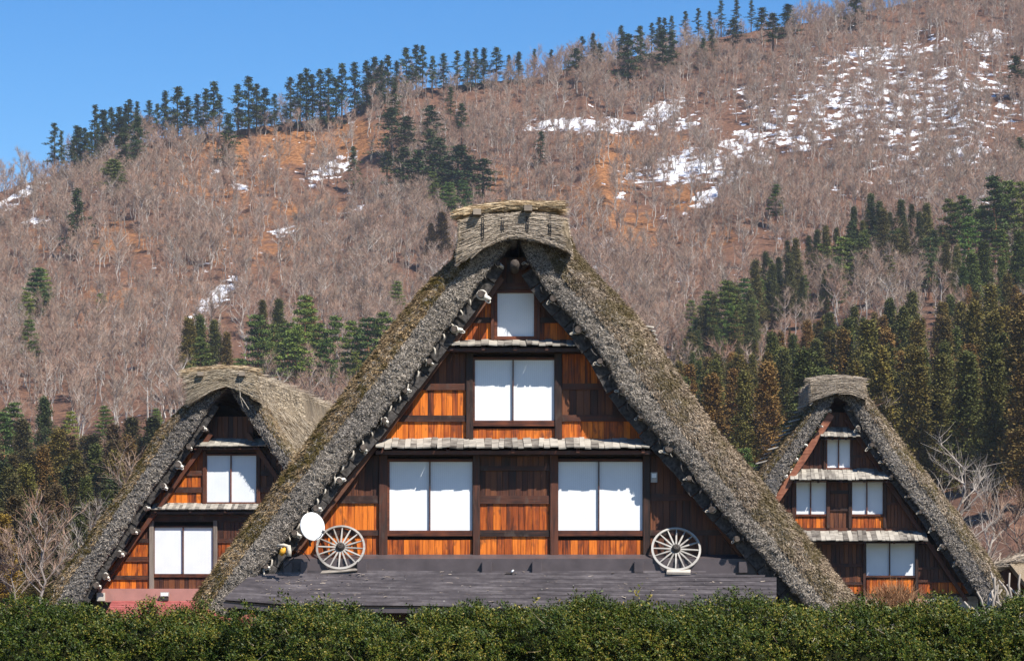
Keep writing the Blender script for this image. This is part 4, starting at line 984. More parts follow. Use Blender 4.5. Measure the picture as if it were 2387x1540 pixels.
for k in range(7):
    m, tw_ = bare_tree(100 + k, 11., (.42, .5, .36, .55, .46, .30, .5)[k], (620, 560, 420, 700, 560, 260, 640)[k], .042, (9, 8, 7, 10, 9, 6, 9)[k], (.35, .45, .5, .25, .4, .55, .3)[k])
    BT.append(join_tree('bare_tree', m, tw_, [M['bark_pale'], M['twig']]))

def conifer(seed, Hh, Rm, base, kind, nb=120, lf=.30):
    """crown mesh arrays of leaf-sized faces gathered in boughs"""
    g = np.random.default_rng(seed); P_ = []; D_ = []; N_ = []; L_ = []; W_ = []
    for b in range(nb):
        f = (b + g.random()) / nb                        # 0 base of the crown .. 1 tip
        z = Hh * (base + (1 - base) * f)
        if kind == 'cedar': r = Rm * 1.12 * (1 - f) ** .98 * (.7 + .3 * min(1, f / .15)) + .12; droop = -.22
        elif kind == 'fir': r = Rm * (1 - f) ** .75 * g.choice([1.0, .65, 1.35, .45]); droop = g.choice([-.12, .02])
        else: r = Rm * (1 - f) ** .55 * (.45 + .55 * min(1, f / .22)) * g.choice([1, 1, .75, 1.15]) + .15; droop = .10
        if kind == 'pine': z = Hh * (base + (1 - base) * (round(f * 9) / 9 * .55 + f * .45))
        r *= g.uniform(.66, 1.15); az = g.random() * 6.283
        d = np.array([math.cos(az), math.sin(az), droop])
        ncl = 4 if kind != 'fir' else 4
        for c in range(ncl):
            ff = (c + .5 + g.uniform(-.3, .3)) / ncl; ff = .28 + .72 * ff
            cc = np.array([0, 0, z]) + d * r * ff + np.array([0, 0, (.10 * r * ff * ff if kind == 'cedar' else 0)])
            cr = (.20 + .10 * Rm) * (.95 if kind == 'cedar' else .9)
            nl = {'cedar': 24, 'fir': 13, 'pine': 22}[kind]
            o = g.normal(size=(nl, 3)) * np.array([.6, .6, {'cedar': .75, 'fir': .25, 'pine': .33}[kind]]) * cr
            P_.append(cc + o)
            out = np.array([math.cos(az), math.sin(az), 0])
            dd = out * .6 + g.normal(size=(nl, 3)) * .55 + np.array([0, 0, {'cedar': .45, 'fir': .05, 'pine': .35}[kind]])
            D_.append(dd); N_.append(out * .5 + np.array([0, 0, .8]) + g.normal(size=(nl, 3)) * .5)
            L_.append(g.uniform(.7, 1.4, nl) * lf); W_.append(g.uniform(.35, .7, nl) * lf)
    P_, D_, N_ = map(np.concatenate, (P_, D_, N_)); L_, W_ = np.concatenate(L_), np.concatenate(W_)
    # spire
    if kind != 'pine':
        k = 26; P_ = np.r_[P_, np.stack([g.normal(size=k) * .08, g.normal(size=k) * .08, Hh * g.uniform(.94, 1.0, k)], 1)]; D_ = np.r_[D_, g.normal(size=(k, 3)) * .4 + [0, 0, .9]]; N_ = np.r_[N_, g.normal(size=(k, 3))]; L_ = np.r_[L_, np.full(k, lf)]; W_ = np.r_[W_, np.full(k, lf * .4)]
    D_ /= np.linalg.norm(D_, axis=1, keepdims=True); S = np.cross(D_, N_); S /= np.linalg.norm(S, axis=1, keepdims=True) + 1e-9
    n = len(P_); L3, W3 = L_[:, None], W_[:, None]
    V = np.stack([P_, P_ + D_ * L3 * .45 + S * W3 * .5, P_ + D_ * L3, P_ + D_ * L3 * .45 - S * W3 * .5], 1).reshape(-1, 3)
    Fc = np.arange(4 * n).reshape(-1, 4)
    return mesh_data('crown', V, Fc, M['crown'])
def trunk(Hh, base, kind, seed):
    r = random.Random(seed); m = MB(); pts = [Vector((0, 0, -1))]; x = y = 0
    for i in range(1, 7):
        pts.append(Vector((x, y, Hh * .97 * i / 6)));
        if kind == 'pine': x += r.uniform(-.25, .25); y += r.uniform(-.25, .25)
    m.tube(pts, [Hh * .014 * (1.1 - .155 * i) for i in range(7)], 7)
    return m.data('trunk', M['bark_red'] if kind == 'pine' else M['bark'], True)
CON = {'cedar': [], 'fir': [], 'pine': []}
for k in range(5):
    bs = (.10, .05, .16, .08, .22)[k]; CON['cedar'].append((conifer(200 + k, 20, (2.5, 2.9, 2.3, 2.7, 2.4)[k], bs, 'cedar', 150, .29), trunk(20, bs, 'cedar', k)))
for k in range(5):
    bs = (.12, .3, .2, .4, .08)[k]; CON['fir'].append((conifer(300 + k, 16, (3.0, 2.8, 3.4, 2.6, 3.2)[k], bs, 'fir', (64, 50, 72, 46, 78)[k], .36), trunk(16, bs, 'fir', k)))
for k in range(4):
    bs = (.30, .38, .2, .30)[k]; CON['pine'].append((conifer(400 + k, 15, (2.7, 2.3, 3.1, 2.6)[k], bs, 'pine', (80, 70, 95, 85)[k], .30), trunk(15, bs, 'pine', k)))
BASEH = {'cedar': 20., 'fir': 16., 'pine': 15.}
COL = {'cedar': [(.120, .100, .026), (.150, .100, .030), (.080, .092, .024), (.165, .105, .030), (.130, .112, .026), (.090, .098, .026)],
       'fir': [(.042, .066, .028), (.054, .076, .026), (.064, .086, .030), (.034, .056, .028)],
       'pine': [(.095, .145, .030), (.115, .165, .038), (.080, .130, .036), (.135, .175, .036)]}
ORD = ['first', 'second', 'third', 'fourth', 'fifth', 'sixth', 'seventh', 'eighth', 'ninth', 'tenth', 'eleventh', 'twelfth', 'thirteenth', 'fourteenth', 'fifteenth', 'sixteenth', 'seventeenth', 'eighteenth', 'nineteenth', 'twentieth']
TENS = ['', '', 'twenty', 'thirty', 'forty', 'fifty', 'sixty', 'seventy', 'eighty', 'ninety']
SPEC = {1: 'first', 2: 'second', 3: 'third', 5: 'fifth', 8: 'eighth', 9: 'ninth', 12: 'twelfth'}
def ordw(n):
    n += 1
    if n <= 20: return ORD[n - 1]
    h, r = divmod(n, 100)
    if h: return 'hundred-and-' + ordw(r - 1) if r else 'hundredth'
    t_, u_ = divmod(r, 10)
    return TENS[t_] + '-' + ORD[u_ - 1] if u_ else TENS[t_][:-1] + 'ieth'
ordw2 = ordw
TREES = []                                              # (px, top, base, kind, width factor, colour or None, zone)
def T(kind, zone, lst, col=None, wf=1.0):
    for a in lst: TREES.append((a[0], a[1], a[2], kind, a[3] if len(a) > 3 else wf, col, zone))
T('fir', 'crest', [(127, 287, 385), (188, 290, 372), (205, 300, 380), (221, 245, 318), (244, 232, 312), (260, 228, 300), (277, 224, 305), (300, 230, 300), (320, 217, 298), (348, 218, 300), (366, 226, 300), (385, 218, 300), (414, 202, 315, 1.2), (436, 200, 318, 1.2), (461, 195, 308),
                   (480, 198, 304), (498, 190, 303), (512, 215, 300), (555, 193, 290), (580, 187, 290), (598, 195, 285), (616, 180, 280, 1.3), (640, 200, 282), (677, 163, 278), (700, 163, 276), (715, 170, 275), (729, 156, 274), (747, 155, 272), (766, 153, 275), (783, 163, 270), (797, 158, 270), (827, 148, 250),
                   (855, 140, 228), (872, 135, 222), (890, 125, 220), (904, 117, 210), (925, 122, 205), (947, 107, 200), (970, 113, 198), (985, 113, 198), (1008, 120, 200), (1034, 113, 192), (1066, 101, 185), (1090, 118, 182), (1109, 105, 180), (1128, 109, 178), (1157, 90, 178, 1.4), (1185, 112, 170), (1209, 107, 165, 1.3), (1246, 113, 150), (1286, 107, 150),
                   (1357, 83, 130), (1384, 73, 128), (1449, 58, 118), (1519, 45, 90), (1536, 42, 88), (1549, 42, 88), (1566, 38, 80), (1598, 30, 72), (1628, 20, 70), (1654, 12, 60), (1681, 4, 55), (1751, -6, 50), (1716, -2, 45)])
T('fir', 'slope', [(291, 297, 390), (320, 270, 360), (533, 265, 350), (921, 190, 245), (180, 440, 566, 1.1), (825, 340, 405), (1343, 112, 150, 1.6), (1398, 100, 140), (1464, 78, 172, 1.3), (1493, 60, 145), (1545, 71, 170, 1.3), (1564, 72, 158), (1639, 88, 122), (1660, 68, 103), (1709, 45, 88, 1.8), (1775, 17, 60, 1.6), (1802, 30, 100, 1.3), (1836, 10, 45, 2),
                   (1994, -12, 30, 1.6), (2366, 130, 190, 1.6), (1051, 202, 252), (1076, 240, 302), (914, 250, 335, 1.75), (944, 270, 350, 1.75), (1002, 245, 312, 1.75), (1003, 300, 368, 1.75), (1026, 320, 390, 1.75), (902, 352, 392, 1.75), (940, 342, 436, 1.75), (976, 350, 440, 1.75), (1011, 360, 445, 1.75), (1040, 375, 450, 1.75), (1068, 338, 445, 1.75), (1090, 362, 450, 1.75), (1126, 368, 450, 1.75), (1260, 305, 350)], (.050, .078, .026))
T('pine', 'slope', [(263, 371, 440, 1.9), (1079, 420, 500, 1.2), (1045, 425, 500, 1.3), (1010, 400, 460), (85, 625, 745, 1.4), (62, 680, 760), (68, 745, 840, 1.2), (100, 628, 720), (925, 655, 730, 1.1), (1808, 430, 495, 1.2), (2377, 320, 350, 1.4), (235, 683, 712, 1.5)])
T('cedar', 'slope', [(1030, 495, 610, 1.2), (1005, 520, 605)], (.085, .055, .02))
# belt behind the left house
T('cedar', 'belt', [(440, 742, 905), (466, 735, 900), (500, 747, 905), (528, 775, 905), (612, 700, 830), (650, 698, 830), (720, 690, 830)], None, 1.15)
T('pine', 'belt', [(470, 800, 930, 1.2), (510, 820, 950, 1.2), (560, 790, 930, 1.2), (600, 740, 900, 1.1), (635, 720, 880), (672, 712, 890, 1.2), (710, 700, 880, 1.1), (745, 690, 885, 1.2), (780, 705, 890), (820, 700, 900, 1.2), (860, 715, 905, 1.2), (895, 730, 910, 1.1), (690, 760, 930, 1.2), (760, 770, 930, 1.2), (830, 780, 930, 1.1)])
# lower left
T('pine', 'lower left', [(30, 938, 1090, 1.2), (165, 958, 1080), (245, 945, 1040, 1.1), (365, 950, 1010, 1.1), (10, 960, 1110, 1.2), (60, 985, 1090), (225, 1035, 1130)])
T('cedar', 'lower left', [(135, 1000, 1230), (100, 1040, 1260), (175, 1050, 1250), (225, 1035, 1230), (60, 1080, 1290), (20, 1090, 1300), (300, 1015, 1190, 1.3), (335, 1018, 1180, 1.3), (270, 1050, 1240), (200, 1110, 1300), (140, 1130, 1310), (90, 1160, 1320), (30, 1180, 1330), (250, 1140, 1310)], None, 1.25)
T('cedar', 'lower left', [(4, 1195, 1385, 1.5)], (.19, .115, .02))
# right-hand wood
T('pine', 'upper right wood', [(2215, 470, 600, 1.2), (2245, 440, 600, 1.3), (2285, 425, 600, 1.3), (2320, 422, 600, 1.2), (2350, 418, 590, 1.3), (2385, 420, 600, 1.3), (2170, 500, 600), (2190, 530, 640), (2260, 500, 650), (2330, 500, 650, 1.2), (1965, 547, 660, 1.5), (1920, 560, 660), (1860, 560, 660), (1697, 655, 820, 1.2), (1650, 672, 810, 1.1), (1735, 640, 790), (1700, 700, 830), (1770, 620, 740), (2095, 500, 600), (1625, 705, 820), (1610, 690, 800, .9),
                                (1640, 1050, 1260, 1.3), (1735, 1000, 1230, 1.1)])
T('cedar', 'upper right wood', [(2030, 468, 600), (2050, 462, 600), (2075, 470, 590), (2100, 462, 590), (2125, 468, 590), (2143, 475, 600), (1990, 500, 620), (1950, 518, 630), (1885, 525, 640), (1835, 545, 650), (1905, 540, 640), (1815, 590, 720), (1840, 600, 730), (1785, 570, 700), (1870, 620, 740)], (.070, .078, .026))
FR = []
r_ = random.Random(5)
for row, (base, n, h0, x0, x1) in enumerate(((850, 13, 190, 1540, 2460), (930, 15, 250, 1530, 2470), (1020, 16, 300, 1540, 2470), (1110, 15, 350, 1560, 2480), (1190, 14, 400, 1560, 2490))):
    for k in range(n):
        x = x0 + (x1 - x0) * (k + .5) / n + r_.uniform(-14, 14)
        tall = h0 * r_.uniform(.82, 1.12)
        top = base - tall
        lim_ = float(np.interp(x, [1540, 1700, 1800, 1900, 2000, 2120, 2200, 2300, 2400, 2480], [800, 790, 755, 725, 690, 660, 690, 640, 560, 540]))
        if 1730 < x < 2160 and row < 1: continue
        top = max(top, lim_ + r_.uniform(0, 30) + row * 16)
        FR.append((x, top, base + r_.uniform(-10, 10), 1.05))
for k in range(95):
    x = r_.uniform(1545, 2440); base = r_.uniform(800, 1150); top = base - np.interp(base, [800, 1150], [170, 340]) * r_.uniform(.7, 1.1)
    lim_ = float(np.interp(x, [1540, 1700, 1800, 1900, 2000, 2120, 2200, 2300, 2400, 2480], [800, 790, 765, 740, 700, 690, 690, 640, 560, 540]))
    FR.append((x, max(top, lim_ + r_.uniform(0, 60)), base, r_.uniform(.9, 1.3)))
T('cedar', 'cedar wood', FR)
T('cedar', 'upper right wood', [(1640, 700, 820), (1665, 690, 820), (1715, 670, 810), (1750, 640, 790), (1760, 610, 760), (1800, 600, 740), (1855, 570, 700), (1925, 540, 660), (2010, 490, 620), (2060, 500, 640), (2110, 500, 640), (2160, 490, 640), (2205, 540, 680), (2230, 560, 700), (2300, 560, 700), (2380, 520, 680)], (.10, .10, .03))
T('cedar', 'cedar wood', [(2293, 564, 760, 1.3), (2265, 590, 780, 1.2), (2335, 600, 800), (2375, 540, 780, 1.2), (2245, 620, 790)], (.070, .098, .022))

zn = {'crest': 'on the ridge crest against the sky', 'slope': 'among bare trees on the hillside', 'belt': 'in the green belt behind the leftmost farmhouse', 'lower left': 'on the slope beside the leftmost roof',
      'upper right wood': 'at the upper edge of the right-hand wood', 'cedar wood': 'in the wood behind the rightmost farmhouse'}
for k in range(12):                                      # fill the ragged crest
    x_ = 150 + k * 15 + rnd(-7, 7); by = float(np.interp(x_, PXT, PRT)); TREES.append((x_, by - rnd(48, 98) - 8, by, 'fir', rnd(.7, 1.2), None, 'crest'))
for k in range(64):                                      # evergreens low beside the leftmost roof
    x_ = rnd(-60, 360); by = rnd(1120, 1400); TREES.append((x_, by - rnd(120, 210), by, 'cedar', rnd(1.2, 1.7), random.choice([(.09, .075, .028), (.055, .068, .024), (.11, .078, .035), (.06, .06, .026)]), 'lower left'))
for k in range(44):                                      # the wood's ragged upper band
    x_ = rnd(1600, 2230); lt = float(np.interp(x_, [1600, 1700, 1850, 1950, 2050, 2230], [735, 665, 560, 535, 490, 470])); tp = lt + rnd(0, 80)
    TREES.append((x_, tp, tp + rnd(75, 125), random.choice(['cedar', 'pine', 'pine']), rnd(.9, 1.3), random.choice([(.09, .115, .03), (.10, .095, .03), (.07, .095, .032)]), 'upper right wood'))
cnt = {}
TREES.sort(key=lambda a: (a[6], a[3], a[0]))
taken = []
for (px, top, base, kind, wf, colr, zone) in TREES:
    small = zone == 'crest' and px > 1480
    base += {'crest': 4 if small else 34, 'slope': 42, 'belt': 40, 'lower left': 30, 'upper right wood': 30, 'cedar wood': 0}[zone]
    x, y, z = hit(px, base, 130)
    hgt = (base - top) / F * y
    pyz = HY - F * (z - ZE) / y
    hgt = max(3.5, (pyz - top) / F * y)
    if zone == 'crest': hgt *= rnd(.8, 1.08)
    if zone in ('belt', 'upper right wood') and kind == 'pine': hgt *= rnd(.72, 1.08)
    if zone == 'upper right wood' and kind == 'cedar': hgt *= rnd(.8, 1.12)
    k = cnt.get((zone, kind), 0); cnt[(zone, kind)] = k + 1
    nm = {'cedar': 'cedar_tree', 'fir': 'fir_tree', 'pine': 'pine_tree'}[kind]
    cdesc = {'cedar': 'rusty green cedar', 'fir': 'dark ragged fir', 'pine': 'spreading green pine'}[kind]
    e = empty(nm, (x, y, z - .2), random.random() * 6.28, label=f'{cdesc} {zn[zone]}, {ordw(k)} from the left', cat='tree', group=f'{kind}s {zn[zone]}')
    v = random.randrange(len(CON[kind])); cm, tm = CON[kind][v]; s = hgt / BASEH[kind]
    wx = s * wf * rnd(.9, 1.15) * {'cedar': 1.32, 'fir': 1.2 if zone == 'crest' else 1.35, 'pine': 1.12}[kind]
    e.scale = (wx, wx, s)
    c0 = colr or random.choice(COL[kind]); kf = rnd(.8, 1.25)
    if zone == 'crest': kf *= .95
    o = inst('crown', cm, e); o.color = (c0[0] * kf * rnd(.9, 1.15), c0[1] * kf, c0[2] * kf, 1)
    inst('trunk', tm, e)
    taken.append((px, top, base, 16 if kind != 'cedar' else 14))

# bare woods: nearest 300 as trees of their own, the rest as one mass
N0 = 9000; pts = []
g = np.random.default_rng(12)
NN = int(N0 * 2 * 1.62); Yc = 200 + (930 - 200) * np.sqrt(g.random(NN)); tt_ = g.uniform(-.38, .38, NN); Xc = tt_ * Yc; Zc = terr(Xc, Yc)
pxc, pyc = proj(Xc, Yc, Zc); Rr = ridgeR(pxc)
forest_top = np.interp(pxc, [1500, 1560, 1700, 1850, 2000, 2150, 2387, 2600], [2000, 830, 800, 640, 600, 590, 590, 580])
keep = (Yc < Rr + 25) & ((pyc < forest_top + 30) | (pxc < 1500) | (g.random(len(Yc)) < .16)) & (pyc < 1390)
bare_gap = (pxc > 1790) & (pxc < 2180) & (pyc > 600) & (pyc < 790)
keep |= bare_gap & (g.random(len(Yc)) < .9)
sn_ = gsum(SNOW, pxc, pyc - 0); ea = gsum(EARTH, pxc, pyc)
dens = 1 - .35 * np.clip(sn_ - .1, 0, 1) - 1.6 * np.clip(sn_ - .62, 0, 1) - .55 * ea
dens *= np.clip(.8 + 1.1 * fbm(Xc / 22, Yc / 30, 77), .12, 1)
keep &= g.random(len(Yc)) < dens
belt = (pxc > 430) & (pxc < 920) & (pyc > 790) & (pyc < 960); keep &= ~(belt & (g.random(len(Yc)) < .8))
ll_ = (pxc < 430) & (pyc > 1010); keep &= ~(ll_ & (g.random(len(Yc)) < .90)); keep &= ~((pxc > 2150) & (pyc > 1000))
K = np.nonzero(keep)[0]
szs = g.choice([.55, .7, .88, 1.05], len(Yc)) * g.uniform(.85, 1.15, len(Yc)) * np.interp(pyc, [0, 300, 700, 1200], [.78, .9, 1.0, 1.05])
invis = lambda i: (500 < pxc[i] < 1900 and pyc[i] > 1150) 
order = sorted((int(i) for i in K if not invis(i)), key=lambda i: Yc[i] / szs[i] + (1e4 if abs(pxc[i] - CX) > 1215 else 0))
ind = order[:290]; rest = order[290:]
def zone_of(px, py):
    a = 'left of the leftmost roof' if px < 420 else 'behind the leftmost roof' if px < 760 else 'behind the middle ridge' if px < 1195 else 'right of the middle ridge' if px < 1500 else 'inside the right-hand wood'
    b = 'high' if py < 650 else 'halfway' if py < 900 else 'low'
    return f'{b} on the slope {a}'
ind.sort(key=lambda i: pxc[i]); zc = {}
for i in ind:
    z_ = zone_of(pxc[i], pyc[i]); zk = zc.get(z_, 0); zc[z_] = zk + 1
    inst('bare_tree', BT[int(g.integers(7))], None, (float(Xc[i]), float(Yc[i]), float(Zc[i]) - .2), (0, 0, float(g.random() * 6.28)), (float(szs[i]),) * 3, label=f'leafless tree {z_}, {ordw2(zk)} from the left', cat='tree', group=f'leafless trees {z_}')
# rest: points + geometry nodes
me = bpy.data.meshes.new('bare_wood'); me.vertices.add(len(rest)); ra = np.array(rest)
me.vertices.foreach_set('co', np.stack([Xc[ra], Yc[ra], Zc[ra] - .2], 1).astype(np.float32).ravel())
a = me.attributes.new('sz', 'FLOAT', 'POINT'); a.data.foreach_set('value', szs[ra].astype(np.float32))
wood_o = put(bpy.data.objects.new('bare_wood', me), kind='stuff', label='mass of leafless pinkish grey trees covering the snowy hillside', cat='woodland')
def gn_instances(o, protos, seed, up_align=False, smin=None, smax=None, size_attr=None, rot='z'):
    ng = bpy.data.node_groups.new(o.name + '_scatter', 'GeometryNodeTree')
    ng.interface.new_socket('Geometry', in_out='INPUT', socket_type='NodeSocketGeometry'); ng.interface.new_socket('Geometry', in_out='OUTPUT', socket_type='NodeSocketGeometry')
    N = ng.nodes; L = ng.links; gi = N.new('NodeGroupInput'); go = N.new('NodeGroupOutput')
    iop = N.new('GeometryNodeInstanceOnPoints'); L.new(gi.outputs[0], iop.inputs['Points'])
    g2i = N.new('GeometryNodeGeometryToInstance')
    for me_ in protos:
        src = bpy.data.objects.new(me_.name + '_source', me_)      # never linked to the scene
        oi = N.new('GeometryNodeObjectInfo'); oi.inputs['Object'].default_value = src; oi.inputs['As Instance'].default_value = True
        L.new(oi.outputs['Geometry'], g2i.inputs[0])
    L.new(g2i.outputs[0], iop.inputs['Instance']); iop.inputs['Pick Instance'].default_value = True
    ri = N.new('FunctionNodeRandomValue'); ri.data_type = 'INT'; ri.inputs[4].default_value = 0; ri.inputs[5].default_value = len(protos) - 1; ri.inputs[8].default_value = seed
    L.new(ri.outputs[2], iop.inputs['Instance Index'])
    rr2 = N.new('FunctionNodeRandomValue'); rr2.data_type = 'FLOAT_VECTOR'; rr2.inputs[0].default_value = (0, 0, 0) if rot == 'z' else (-.7, -.7, 0); rr2.inputs[1].default_value = (0, 0, 6.28) if rot == 'z' else (.7, .7, 6.28); rr2.inputs[8].default_value = seed + 1
    if rot == 'n':
        na = N.new('GeometryNodeInputNamedAttribute'); na.data_type = 'FLOAT_VECTOR'; na.inputs[0].default_value = 'dir'
        al = N.new('FunctionNodeAlignRotationToVector'); al.axis = 'Z'; L.new(na.outputs[0], al.inputs['Vector']); L.new(al.outputs[0], iop.inputs['Rotation'])
    else: L.new(rr2.outputs[0], iop.inputs['Rotation'])
    na = N.new('GeometryNodeInputNamedAttribute'); na.data_type = 'FLOAT'; na.inputs[0].default_value = 'sz'; L.new(na.outputs[0], iop.inputs['Scale'])
    L.new(iop.outputs[0], go.inputs[0])
    md = o.modifiers.new('scatter', 'NODES'); md.node_group = ng
gn_instances(wood_o, BT, 3)

# near bare trees with visible limbs
def near_tree(px, Y, top, seed, label, spread=.6, col='bark_white', forks=12, twigs=500, z0=None, tww=.012, low=.2, lean=.06):
    x = (px - CX) / F * Y; z = float(terr(x, Y)) if z0 is None else z0; Hh = ZE + (HY - top) / F * Y - z
    e = empty('bare_tree', (x, Y, z), 0, label=label, cat='tree')
    m, tw_ = bare_tree(seed, Hh, spread, twigs, tww * 1.0, forks, low, lean=lean); m.out('trunk', M[col], e, True)
    blades('twigs', *tw_[:3], tw_[3], tw_[4], M[col] if col == 'bark_white' else M['twig'], e, .2, .1, 2, kind='stuff')
    return e
near_tree(2232, 118, 1000, 501, 'tall white-limbed bare tree rising just right of the rightmost farmhouse', .42, twigs=420, tww=.022, forks=11)
near_tree(2300, 125, 1075, 502, 'white bare tree nearest the picture edge beside the rightmost farmhouse', .45, twigs=420, tww=.022, forks=11)
near_tree(2372, 122, 1150, 503, 'low bushy bare tree at the foot of the right-hand wood', .6, 'bark_pale', 12, 1300, tww=.03)
near_tree(95, 122, 1150, 504, 'wide pale-limbed bare tree beside the leftmost roof, nearer the picture edge', .62, 'bark_pale', 11, 500, tww=.03, low=.15)
near_tree(215, 128, 1150, 505, 'pale-limbed bare tree with crooked branches touching the leftmost roof', .60, 'bark_white', 11, 450, tww=.03, low=.15)
near_tree(30, 140, 1230, 506, 'small brown bare tree low beside the hedge at the left', .7, 'bark_pale', 12, 1500, tww=.035, low=.1)
near_tree(300, 140, 1060, 507, 'grey-brown bare tree just above the leftmost roof slope', .6, 'bark_pale', 11, 500, tww=.03, low=.2)
near_tree(160, 150, 1270, 508, 'brown thicket tree at the foot of the leftmost roof', .8, 'bark_pale', 12, 1500, tww=.03, low=.05)

# dry shrub and cut stumps by the right house
x, Y = (2085 - CX) / F * 60, 60.; e = empty('dry_shrub', (x, Y, 0), 0, label='round dry reddish brown shrub behind the hedge below the rightmost farmhouse', cat='shrub')
n = 3200; zt = ZE + (HY - 1360) / F * Y; d = rng.normal(size=(n, 3)) * np.array([.33, .3, .0]); P_ = np.stack([d[:, 0] * 1.1, d[:, 1], rng.uniform(1.2, zt - .15, n)], 1); P_[:, 2] -= np.abs(d[:, 0]) ** 1.5 * .45
blades('twigs', P_, np.stack([d[:, 0] * 1.2, d[:, 1], np.full(n, .9)], 1) + rng.normal(size=(n, 3)) * .35, rng.normal(size=(n, 3)), rng.uniform(.15, .40, n), .013, M['shrub'], e, .2, 0, 1, kind='stuff')
m = MB()
for k in range(9): a = k * .7; m.tube([(0, 0, 0), (.15 * math.cos(a), .15 * math.sin(a), .7), (.4 * math.cos(a), .3 * math.sin(a), 1.5)], [.03, .02, .008], 5)
m.out('stem', M['shrub'], e)
for j, (px, top, sd) in enumerate(((2185, 1365, 1), (2282, 1352, 2), (2308, 1338, 3), (2345, 1325, 4), (2375, 1332, 5))):
    Y = 24.; x = (px - CX) / F * Y; z0 = float(terr(x, Y)); top_z = ZE + (HY - top) / F * Y; r = random.Random(sd)
    lab = ['thin bare twig standing in the hedge, furthest from the picture edge', 'forked white cut branch left of the other stumps', 'thick bleached pruned trunk with upright stubs', 'tallest bleached pruned trunk with a fan of cut twigs', 'bleached pruned branches at the picture edge'][j]
    e = empty('pruned_tree', (x, Y, z0), 0, label=lab, cat='tree', group='pruned bleached trunks behind the hedge'); m = MB()
    hh = top_z - z0; th = .008 if j == 0 else .017
    a = Vector((0, 0, hh * .80)); m.tube([(0, 0, 0), (r.uniform(-.03, .03), 0, hh * .5), a], [th * 1.3, th * 1.2, th], 7)
    m.out('trunk', M['bark_white'], e, True)
    for k in range(1 if j == 0 else 6):
        b = a + Vector((r.uniform(-.12, .12), r.uniform(-.08, .08), -r.uniform(0, .12))); c = a + Vector((r.uniform(-.17, .17), r.uniform(-.1, .1), r.uniform(-.05, hh * .2)))
        m = MB(); m.tube([a + Vector((0, 0, -.12)), b.lerp(c, .3) + Vector((r.uniform(-.05, .05), 0, -.03)), b.lerp(c, .7) + Vector((r.uniform(-.03, .03), 0, 0)), c], [th * .95, th * .8, th * .68, th * .5], 6); m.out('cut_branch', M['bark_white'], e, True)

# ------------------------------------------------------------------ hedge
TOPL = [(-260, 1400), (0, 1403), (60, 1398), (100, 1397), (130, 1384), (160, 1396), (190, 1408), (240, 1394), (270, 1389), (330, 1404), (400, 1396), (450, 1404), (500, 1422), (530, 1446), (540, 1452)]
TOPM = [(532, 1448), (548, 1418), (580, 1414), (640, 1410), (718, 1402), (753, 1404), (800, 1415), (840, 1414), (884, 1414), (900, 1428), (920, 1440)]
TOPR = [(905, 1442), (925, 1434), (941, 1421), (971, 1410), (1020, 1411), (1095, 1399), (1120, 1407), (1158, 1417), (1200, 1416), (1240, 1406), (1262, 1394), (1294, 1384), (1341, 1380), (1365, 1386), (1395, 1396), (1417, 1384), (1432, 1398), (1485, 1396), (1554, 1388), (1595, 1396), (1636, 1404), (1663, 1414), (1677, 1397), (1704, 1388), (1758, 1390), (1791, 1389), (1824, 1378), (1850, 1388), (1887, 1392), (1968, 1402), (2020, 1400), (2091, 1400), (2145, 1385), (2200, 1380), (2240, 1378), (2281, 1385), (2336, 1397), (2387, 1378), (2700, 1385)]
def sprig(seed):
    g = np.random.default_rng(seed); nl = 26; P_ = []; D_ = []
    stems = [(np.zeros(3), np.array([0, 0, 1.0]), .085)] + [(np.array([0, 0, .02 + .02 * k]), np.array([math.cos(k * 2.1 + seed), math.sin(k * 2.1 + seed), .8]), .05) for k in range(3)]
    for o, d, l in stems:
        d = d / np.linalg.norm(d)
        for k in range(nl // 3):
            f = k / (nl // 3); P_.append(o + d * l * f); a = k * 2.4 + g.random(); sd = np.array([math.cos(a), math.sin(a), 0.0]); D_.append(sd * 1.0 + d * .9)
    P_ = np.array(P_); D_ = np.array(D_); n = len(P_); D_ /= np.linalg.norm(D_, axis=1, keepdims=True); N_ = g.normal(size=(n, 3)) * .5 + [0, 0, 1]
    S = np.cross(D_, N_); S /= np.linalg.norm(S, axis=1, keepdims=True); L_ = g.uniform(.012, .022, n)[:, None]; W_ = L_ * .42
    V = np.stack([P_, P_ + D_ * L_ * .5 + S * W_ * .5, P_ + D_ * L_, P_ + D_ * L_ * .5 - S * W_ * .5], 1).reshape(-1, 3)
    return mesh_data('sprig', V, np.arange(4 * n).reshape(-1, 4), M['leaf'])
SPR = [sprig(k) for k in range(6)]
